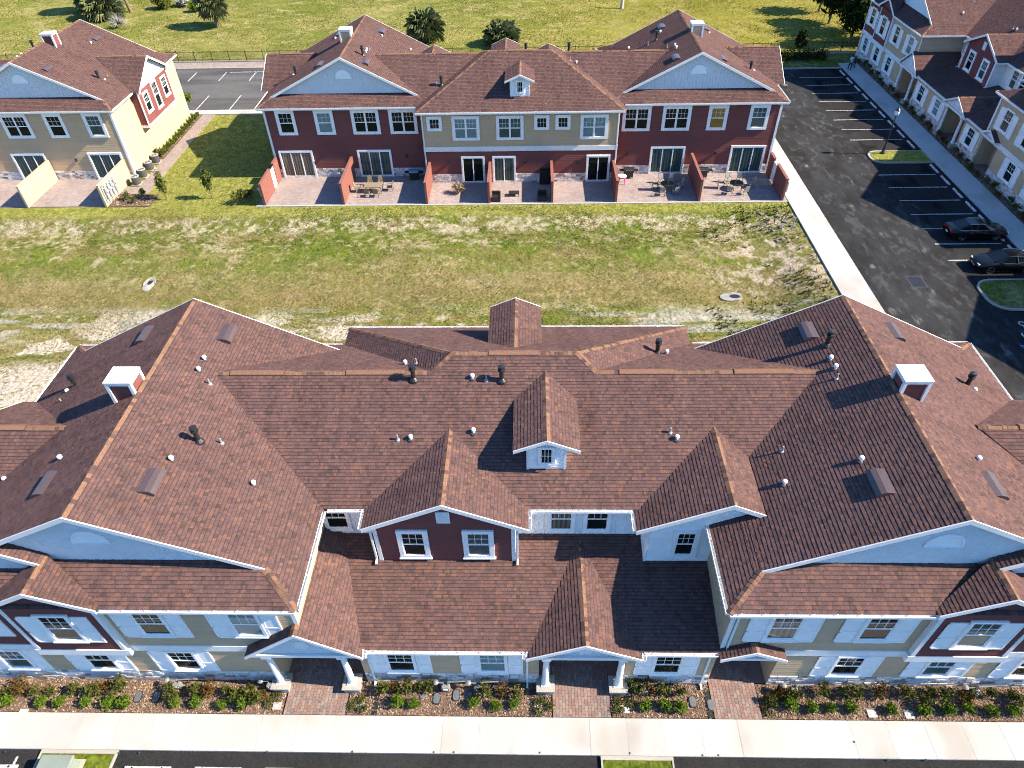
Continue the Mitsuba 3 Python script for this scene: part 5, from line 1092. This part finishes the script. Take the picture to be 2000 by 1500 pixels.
# --- grass: tufts over the swale, lawn and field
def tufts(key, n, xr, yr, size, mat, rng, ok=lambda x, y: np.ones(len(x), bool), label='', blades=3, clump=.0):
    x, y = rng.uniform(*xr, n), rng.uniform(*yr, n)
    if clump:
        q = np.sin(x * .31 + 1.3 * np.sin(y * .23)) + np.sin(y * .47 + 1.7 * np.sin(x * .17)) + .8 * np.sin(x * 1.3 + y * .9) + rng.normal(0, .7, n); s = q > clump - 1; x, y = x[s], y[s]
    s = ok(x, y); x, y = x[s], y[s]; n = len(x); z = gh(x, y); P = np.c_[x, y, z]; V = []; sz = size * (.5 + rng.random(n))
    for _ in range(blades):
        t = rng.uniform(0, 6.28, n); d = np.c_[np.cos(t), np.sin(t), np.zeros(n)]; w = np.c_[-np.sin(t), np.cos(t), np.zeros(n)] * (sz * .16)[:, None]
        top = P + d * (sz * .5)[:, None] + np.c_[np.zeros((n, 2)), sz * (.45 + .35 * rng.random(n))]
        V.append(np.stack([P - w, P + w, top], 1))
    V = np.stack(V, 1).reshape(-1, 3); f = np.arange(len(V)).reshape(-1, 3)
    k = put(key, (V, f, np.repeat(rng.random((n, 2)), 3 * blades, 0)), mat); labels[k] = {'kind': 'stuff', 'label': label, 'category': 'grass'}
def swale_ok(x, y):
    e = 24.2 - .0 * y; bare = (np.sin(x * .23 + 2) * np.sin(y * .8 + x * .1) > .62); return (x < e) & ~((x < -29) & (y < 36)) & ~bare & (np.random.default_rng(1).random(len(x)) < np.where((y > 45.5) & (y < 52), .55, 1.0) * np.where(x > 18, .45, 1))
tufts('grass', 90000, (-48, 24.3), (31, 59.4), .13, 'tuft', np.random.default_rng(21), swale_ok, 'short patchy grass over the swale between the house rows', clump=.9)
tufts('weeds', 2600, (14, 24.2), (36, 59), .26, 'leaf_tree', np.random.default_rng(22), lambda x, y: ((x > 17 + 2 * np.sin(y)) | (y < 48)) & (np.hypot(x - 16.34, y - 46.05) > 1.6), 'taller green weeds near the lot sidewalk', blades=5, clump=1.2)
tufts('field_grass', 110000, (-120, 95), (102.3, 165), .22, 'field_tuft', np.random.default_rng(23), lambda x, y: ~((x > 44) & (y < 104)), 'rough yellow green grass of the open field behind the fence', clump=.7)
tufts('lawn_grass', 9000, (-37.8, -26.4), (57.8, 82.5), .08, 'tuft', np.random.default_rng(24), label='mown lawn between the two far rows')
# --- lamp post, fence
k = thing('lamp_post', 'black lamp post with round white lantern on the grassy island', 'street lamp'); x, y = 36.88, 69.75
MB().lathe([(.22, .1), (.22, .25), (.13, .4), (.11, .9), (.075, 1.0), (.055, 3.9), (.09, 3.95), (.09, 4.05)], (x, y, 0), 14).build(f'{k}__pole', 'black_metal', smooth=False)
MB().lathe([(.10, 4.05), (.21, 4.2), (.24, 4.4), (.20, 4.58)], (x, y, 0), 16).build(f'{k}__lantern', 'lamp_glass'); MB().lathe([(.27, 4.57), (.24, 4.64), (.10, 4.78), (.03, 4.88), (0, 4.9)], (x, y, 0), 16).build(f'{k}__cap', 'black_metal')
k = thing('field_fence', 'black metal picket fence along the edge of the open field', 'fence'); m = MB(); n = MB()
for x in np.arange(-118, 47, 2.44): MB().box((x - .035, 101.78, 0), (x + .035, 101.85, 1.55)).build(f'{k}__post', 'black_metal')
for z in (.35, 1.35): MB().box((-118, 101.80, z), (47, 101.83, z + .05)).build(f'{k}__rail', 'black_metal')
for x in np.arange(-118, 47, .15): n.box((x - .009, 101.806, .2), (x + .009, 101.824, 1.48))
n.build(f'{k}__picket', 'black_metal', kind='stuff')
# --- wheel stops
def wheel_stop(x, y, along, L, label, group):
    k = thing('wheel_stop', label, 'wheel stop', group); F = Frame((x, y), (1, 0), (0, 1)) if along == 'x' else Frame((x, y), (0, 1), (-1, 0)); pr = [(-.1, .012), (-.09, .09), (-.05, .13), (.05, .13), (.09, .09), (.1, .012)]
    h = L / 2; v = [[s * (h - (.03 if z > .1 else 0)), a, z] for s in (-1, 1) for a, z in pr]; n = 6
    MB().add(v, [[i, i + 1, n + i + 1] for i in range(n - 1)] + [[i, n + i + 1, n + i] for i in range(n - 1)] + [[0, i, i + 1] for i in range(1, n - 1)] + [[n, n + i + 1, n + i] for i in range(1, n - 1)]).build(f'{k}__block', 'road_paint', F)
    for s in (-.1, .1): MB().lathe([(.05, .128), (.05, .142), (0, .144)], (s * (1 if along == 'y' else 6.5), 0, 0), 10).build(f'{k}__bolt', 'black_metal', F)
YL = sorted(LINES + [70.6, 67.4, 95.3])
WS = [(a + b) / 2 for a, b in zip(YL[:-1], YL[1:]) if b - a < 2.95]
for i, yy in enumerate(WS): wheel_stop(40.72, yy, 'y', 1.85, f'{ORD[len(WS) - 1 - i]} white wheel stop from the far end of the dark lot, along the east sidewalk', 'wheel stops along the east sidewalk')
for i, (a, b) in enumerate(((-24.2, -22.2), (-17.5, -15.5), (-14.5, -12.4), (-11.4, -9.4), (-8.4, -6.4), (-5.3, -3.3), (-2.3, -.4), (.7, 2.7))): wheel_stop((a + b) / 2, 10.17, 'x', 2.0, f'{ORD[i]} white wheel stop from the left along the bottom edge', 'wheel stops along the front sidewalk')
# --- utility box
k = thing('utility_box', 'pale green utility box on the grass strip at the bottom left', 'utility box'); MB().box((-20.95, 8.95, 0), (-19.3, 10.5, .12)).build(f'{k}__pad', 'kerb'); MB().add(*rbox((-20.75, 9.1, .12), (-19.45, 10.35, .82), .05)).build(f'{k}__cabinet', 'green_box'); MB().add(*rbox((-20.8, 9.05, .82), (-19.4, 10.4, .95), .05)).build(f'{k}__lid', 'green_box')
# --- survey dots on the sidewalk edge
for i, (px_, py_) in enumerate(((10, 1468), (232, 1470), (272, 1470), (521, 1468), (688, 1468), (847, 1469), (886, 1469), (1054, 1470), (1230, 1471), (1372, 1475), (1403, 1475), (1668, 1449), (1736, 1484), (1809, 1484))):
    x, y = gpt(px_, py_, .115); single('sidewalk_marker', f'{ORD[i]} small round marker from the left set in the front sidewalk', 'marker', MB().lathe([(.045, .10), (.045, .121), (.03, .126), (0, .127)], (x, y, 0), 10), 'marker_blue', group='round markers in the front sidewalk')
# --- storm inlets
def inlet(x, y, L, W, along, label):
    k = thing('storm_inlet', label, 'storm drain'); z = float(gh(x, y)); F = Frame((x, y), (1, 0), (0, 1)) if along == 'x' else Frame((x, y), (0, 1), (-1, 0)); ts = np.linspace(0, 2 * math.pi, 20, endpoint=False)
    o = [(L * math.cos(t), W * math.sin(t)) for t in ts]; i_ = [(L * .30 + L * .48 * math.cos(t), W * .52 * math.sin(t)) for t in ts]; n = len(ts); t1, t2 = z + .14, z + .10
    v = [[a, b, t1 - (.1 if a < 0 else 0)] for a, b in o] + [[a, b, t2] for a, b in i_] + [[a, b, z - .4] for a, b in i_] + [[a * 1.02, b * 1.02, z - .3] for a, b in o]; f = []
    for j in range(n):
        q = (j + 1) % n; f += [[j, q, n + q], [j, n + q, n + j], [n + j, n + q, 2 * n + q], [n + j, 2 * n + q, 2 * n + j], [3 * n + j, 3 * n + q, q], [3 * n + j, q, j]]
    MB().add(v, f).build(f'{k}__collar', 'inlet_concrete', F); MB().poly([[a, b, z + .06] for a, b in i_]).build(f'{k}__opening', 'black_metal', F)
inlet(-32.42, 48.23, 1.0, .46, 'y', 'oval concrete storm inlet in the grass on the left'); inlet(16.34, 46.05, .90, .55, 'x', 'oval concrete storm inlet in the grass on the right')
k = thing('drain_grate', 'rectangular iron drain grate sunk in the dark lot', 'drain grate'); x0, x1, y0, y1 = 30.35, 31.45, 45.7, 47.1
MB().box((x0 - .05, y0 - .05, .0), (x1 + .05, y1 + .05, .016)).build(f'{k}__pit', 'black_metal')
m = MB(); m.box((x0 - .06, y0 - .06, .0), (x0, y1 + .06, .03)).box((x1, y0 - .06, 0), (x1 + .06, y1 + .06, .03)).box((x0, y0 - .06, 0), (x1, y0, .03)).box((x0, y1, 0), (x1, y1 + .06, .03)).build(f'{k}__frame', 'ac_metal')
for i in range(9): MB().box((x0, y0 + .06 + i * .155, .017), (x1, y0 + .13 + i * .155, .028)).build(f'{k}__bar', 'black_metal')
# rubble and a small marker post beside the lot sidewalk
for i in range(16):
    s = R.uniform(.09, .24); x, y = R.uniform(21.2, 23.8), R.uniform(52.5, 58.3); b = rbox((-s, -s * .7, -s * .4), (s, s * .7, s * .35), .05); a = R.uniform(0, 3.14); F = Frame((x, y), (math.cos(a), math.sin(a)), (-math.sin(a), math.cos(a)))
    v = b[0] * (1 + .25 * R.normal(size=(len(b[0]), 1)) * .4) + [0, 0, float(gh(x, y)) + s * .15]; single('rubble_stone', 'grey broken stone among others on the bare ground by the lot sidewalk', 'stone', MB().add(v, b[1]), 'rubble', F, 'broken stones by the lot sidewalk')
k = thing('marker_post', 'short pale marker post by the lot sidewalk', 'post'); x, y = 23.6, 55.3; z = float(gh(x, y)); MB().tube([[x, y, z], [x + .05, y, z + .9]], .05, 8).build(f'{k}__post', 'galvanized'); MB().box((x - .25, y - .2, z - .02), (x + .25, y + .2, z + .08)).build(f'{k}__base', 'rubble')
# --- cars
def car(x, y, ang, label):
    k = thing('parked_car', label, 'car'); F = Frame((x, y), (math.cos(ang), math.sin(ang)), (-math.sin(ang), math.cos(ang)))
    xs = np.array([-2.45, -2.40, -2.2, -1.75, -1.45, -1.1, -.5, .2, .85, 1.15, 1.5, 1.9, 2.25, 2.42, 2.47])
    w = np.array([.66, .78, .87, .91, .92, .92, .92, .92, .92, .92, .91, .88, .80, .68, .56])
    zt = np.array([.84, .96, 1.02, 1.04, 1.02, .99, .97, .96, .97, .98, .94, .89, .81, .73, .64]); zb = np.array([.40, .32, .24, .20, .2, .2, .2, .2, .2, .2, .2, .2, .22, .28, .36])
    rows = []
    for i in range(len(xs)):
        W, t, b = w[i], zt[i], zb[i]; rows.append([(-W * .55, t + .015), (-W * .82, t - .01), (-W * .96, t - .10), (-W, t - .22), (-W * 1.0, b + .22), (-W * .93, b), (W * .93, b), (W, b + .22), (W, t - .22), (W * .96, t - .10), (W * .82, t - .01), (W * .55, t + .015), (0, t + .025)])
    n = len(rows[0]); v = np.array([[xs[i], a, b] for i in range(len(xs)) for a, b in rows[i]]); f = []
    for i in range(len(xs) - 1):
        for j in range(n): q = (j + 1) % n; f += [[i * n + j, i * n + q, (i + 1) * n + q], [i * n + j, (i + 1) * n + q, (i + 1) * n + j]]
    for i in (0, len(xs) - 1): f += [[i * n, i * n + j, i * n + j + 1] for j in range(1, n - 1)]
    # wheel arches cut out of the shell with a boolean
    try:
        M_ = manifold3d.Manifold(manifold3d.Mesh(vert_properties=v.astype(np.float32), tri_verts=np.array(f, np.uint32)))
        if M_.volume() < 0: M_ = manifold3d.Manifold(manifold3d.Mesh(vert_properties=v.astype(np.float32), tri_verts=np.array(f, np.uint32)[:, ::-1].copy()))
        for wx in (-1.42, 1.43): M_ = M_ - manifold3d.Manifold.cylinder(2.4, .375, .375, 28, True).rotate([90, 0, 0]).translate([wx, 0, .34])
        q = M_.to_mesh(); v2, f2 = np.array(q.vert_properties[:, :3], float), np.array(q.tri_verts)
        if len(f2) > 50: v, f = v2, f2
    except Exception: pass
    scene[f'{k}__body'] = mikit.ply((F(v), f), 'mat_car_paint', smooth=38)
    MB().box((-2.1, -.72, .22), (2.1, .72, .75)).build(f'{k}__underbody', 'tyre', F)
    # glasshouse: belt ring and roof ring
    belt = [(-2.02, .62, 1.03), (-1.78, .77, 1.03), (-.5, .83, .97), (.80, .83, .97), (1.30, .68, .985)]; roof = [(-1.02, .50, 1.405), (-.86, .57, 1.425), (-.35, .60, 1.455), (.08, .59, 1.445), (.26, .52, 1.415)]
    def ring(L): return np.array([[a, b, c] for a, b, c in L] + [[a, -b, c] for a, b, c in L[::-1]])
    B_, R_ = ring(belt), ring(roof); N = len(B_)
    g = MB()
    for i in range(N):
        j = (i + 1) % N; g.poly([B_[i], B_[j], R_[j], R_[i]])
    g.build(f'{k}__window', 'car_glass', F)
    m = MB(); c = R_.mean(0) + [0, 0, .03]
    for i in range(N): m.poly([R_[i] + [0, 0, .004], R_[(i + 1) % N] + [0, 0, .004], c])
    m.build(f'{k}__roof', 'car_paint', F)
    for s in (1, -1):
        m = MB()
        for a, b in ((0, 0), (4, 4), (2, 2)): m.beam(np.array(belt[a]) * [1, s, 1] + [0, s * .006, 0], np.array(roof[b]) * [1, s, 1] + [0, s * .006, 0], .09 if a else .14, .03)
        m.build(f'{k}__pillar', 'car_paint', F)
        MB().tube([np.array(p) * [1, s, 1] + [0, s * .012, .012] for p in belt[:4]], .014, 5).build(f'{k}__chrome_strip', 'chrome', F); MB().tube([np.array(p) * [1, s, 1] + [0, s * .012, .0] for p in roof], .013, 5).build(f'{k}__chrome_strip', 'chrome', F)
        MB().add(*rbox((.72, min(s * .90, s * 1.06), .93), (.9, max(s * .90, s * 1.06), 1.07), .03)).build(f'{k}__mirror', 'car_paint', F)
        MB().box((2.20, s * .52 - .16, .66), (2.405, s * .52 + .16, .76)).build(f'{k}__headlight', 'lamp_glass', F); MB().box((-2.452, s * .56 - .17, .72), (-2.36, s * .56 + .17, .86)).build(f'{k}__taillight', 'tail_red', F)
        for hx in (-.95, .15): MB().box((hx, s * .925 - .012, .80), (hx + .2, s * .925 + .012, .825)).build(f'{k}__door_handle', 'chrome', F)
        for wx in (-1.42, 1.43):
            Fw = lambda p, wx=wx, s=s: F(np.stack([wx + np.asarray(p)[..., 0], s * (.73 + np.asarray(p)[..., 2]), .335 + np.asarray(p)[..., 1]], -1))
            t = MB().lathe([(.22, .0), (.31, .0), (.33, .03), (.33, .16), (.31, .19), (.24, .19), (.22, .15)], (0, 0, 0), 24); vv, ff, uu = t.arrays(); wk = put(f'{k}__wheel', (Fw(vv), ff, uu), 'tyre')
            r = MB(); r.lathe([(.22, .12), (.235, .175), (.21, .18)], (0, 0, 0), 24); [r.beam((0.03 * math.cos(a), .03 * math.sin(a), .165), (.215 * math.cos(a), .215 * math.sin(a), .17), .05, .02) for a in np.linspace(0, 2 * math.pi, 7)[:-1]]; r.lathe([(.06, .15), (.06, .185), (0, .187)], (0, 0, 0), 12)
            vv, ff, uu = r.arrays(); put(f'{k}__rim', (Fw(vv), ff, uu), 'chrome'); vv, ff, uu = MB().lathe([(.22, .09), (0, .09)], (0, 0, 0), 20).arrays(); put(f'{k}__brake', (Fw(vv), ff, uu), 'mid_metal')
    MB().box((-2.475, -.16, .50), (-2.41, .16, .60)).build(f'{k}__licence_plate', 'white_plastic', F); MB().box((2.40, -.3, .42), (2.475, .3, .56)).build(f'{k}__grille', 'mid_metal', F)
car(38.55, 53.35, 0.0, 'black sedan parked nose-in to the sidewalk in the shaded bay'); car(38.5, 48.35, math.pi, 'black sedan backed into the sunlit bay beside the grassy island'); car(7.35, 7.75, math.pi / 2, 'black car at the bottom edge, only its front end in view')
# --- two people at the end of the east sidewalk
def figure(bones, rad, refine=.04):
    J = []
    for a, b, ra, rb in bones:
        J.append(manifold3d.Manifold.batch_hull([manifold3d.Manifold.sphere(ra, 12).translate(list(map(float, a))), manifold3d.Manifold.sphere(rb, 12).translate(list(map(float, b)))]))
    q = manifold3d.Manifold.batch_boolean(J, manifold3d.OpType.Add).to_mesh(); return np.array(q.vert_properties[:, :3], float), np.array(q.tri_verts)
def person(x, y, h, ang, shirt, label, stride=.16):
    k = thing('person', label, 'person'); F = Frame((x, y), (math.cos(ang), math.sin(ang)), (-math.sin(ang), math.cos(ang))); s = h / 1.75
    S = lambda L: [(np.array(a) * s + [0, 0, .11], np.array(b) * s + [0, 0, .11], ra * s, rb * s) for a, b, ra, rb in L]
    leg = lambda sd, f: [((0, sd * .09, .92), (f * .6, sd * .10, .50), .085, .06), ((f * .6, sd * .10, .50), (f, sd * .10, .09), .058, .04)]
    arm = lambda sd, f: [((0, sd * .19, 1.42), (-f * .5, sd * .24, 1.14), .05, .042), ((-f * .5, sd * .24, 1.14), (.05 - f * .4, sd * .25, .88), .04, .03)]
    foot = [((st, sd * .10, .06), (st + .17, sd * .11, .04), .045, .035) for sd, st in ((1, stride), (-1, -stride))]
    hand = []
    for sd, f in ((1, stride), (-1, -stride)):
        hx, hy, hz = .05 - f * .4, sd * .25, .86
        hand += [((hx, hy, hz), (hx + .01, hy, hz - .07), .03, .028)] + [((hx + .022 * (i - 1.5), hy, hz - .07), (hx + .022 * (i - 1.5) + .02, hy - sd * .01, hz - .135 - .01 * (i in (1, 2))), .011, .008) for i in range(4)] + [((hx + .02, hy, hz - .02), (hx + .055, hy - sd * .02, hz - .075), .012, .009)]
    body = [((0, 0, .95), (0, 0, 1.38), .13, .15), ((0, -.12, 1.40), (0, .12, 1.40), .07, .07), ((0, 0, 1.42), (.01, 0, 1.54), .06, .055), ((.01, 0, 1.60), (.02, 0, 1.66), .09, .095), ((.11, 0, 1.60), (.115, 0, 1.585), .016, .018), ((0.0, .095, 1.61), (0, .1, 1.60), .02, .015), ((0, -.095, 1.61), (0, -.1, 1.60), .02, .015)] + leg(1, stride) + leg(-1, -stride) + arm(1, stride) + arm(-1, -stride) + foot + hand
    MB().add(*figure(S(body), 0)).build(f'{k}__body', 'skin', F)
    MB().add(*figure(S([((0, 0, .93), (0, 0, 1.38), .155, .17), ((0, -.13, 1.40), (0, .13, 1.40), .085, .085)] + [((0, sd * .19, 1.42), (-f * .35, sd * .23, 1.22), .066, .062) for sd, f in ((1, stride), (-1, -stride))]), 0)).build(f'{k}__shirt', shirt, F)
    MB().add(*figure(S([((0, -.05, .95), (0, .05, .95), .14, .14)] + [(a, (np.array(b) * 1.0), ra + .018, rb + .018) for a, b, ra, rb in leg(1, stride) + leg(-1, -stride)]), 0)).build(f'{k}__trousers', 'trouser_dark', F)
    MB().add(*figure(S([((-.02, 0, 1.645), (.0, 0, 1.69), .102, .098)]), 0)).build(f'{k}__hair', 'hair_dark', F)
    MB().add(*figure(S([(a, b, ra + .012, rb + .012) for a, b, ra, rb in foot]), 0)).build(f'{k}__shoe', 'tyre', F)
person(41.95, 95.0, 1.78, -1.5, 'shirt_blue', 'person in a pale blue shirt and dark trousers walking on the east sidewalk'); person(42.75, 95.7, 1.45, -1.6, 'shirt_dark', 'smaller person in dark clothes beside the blue shirt walker', .1)
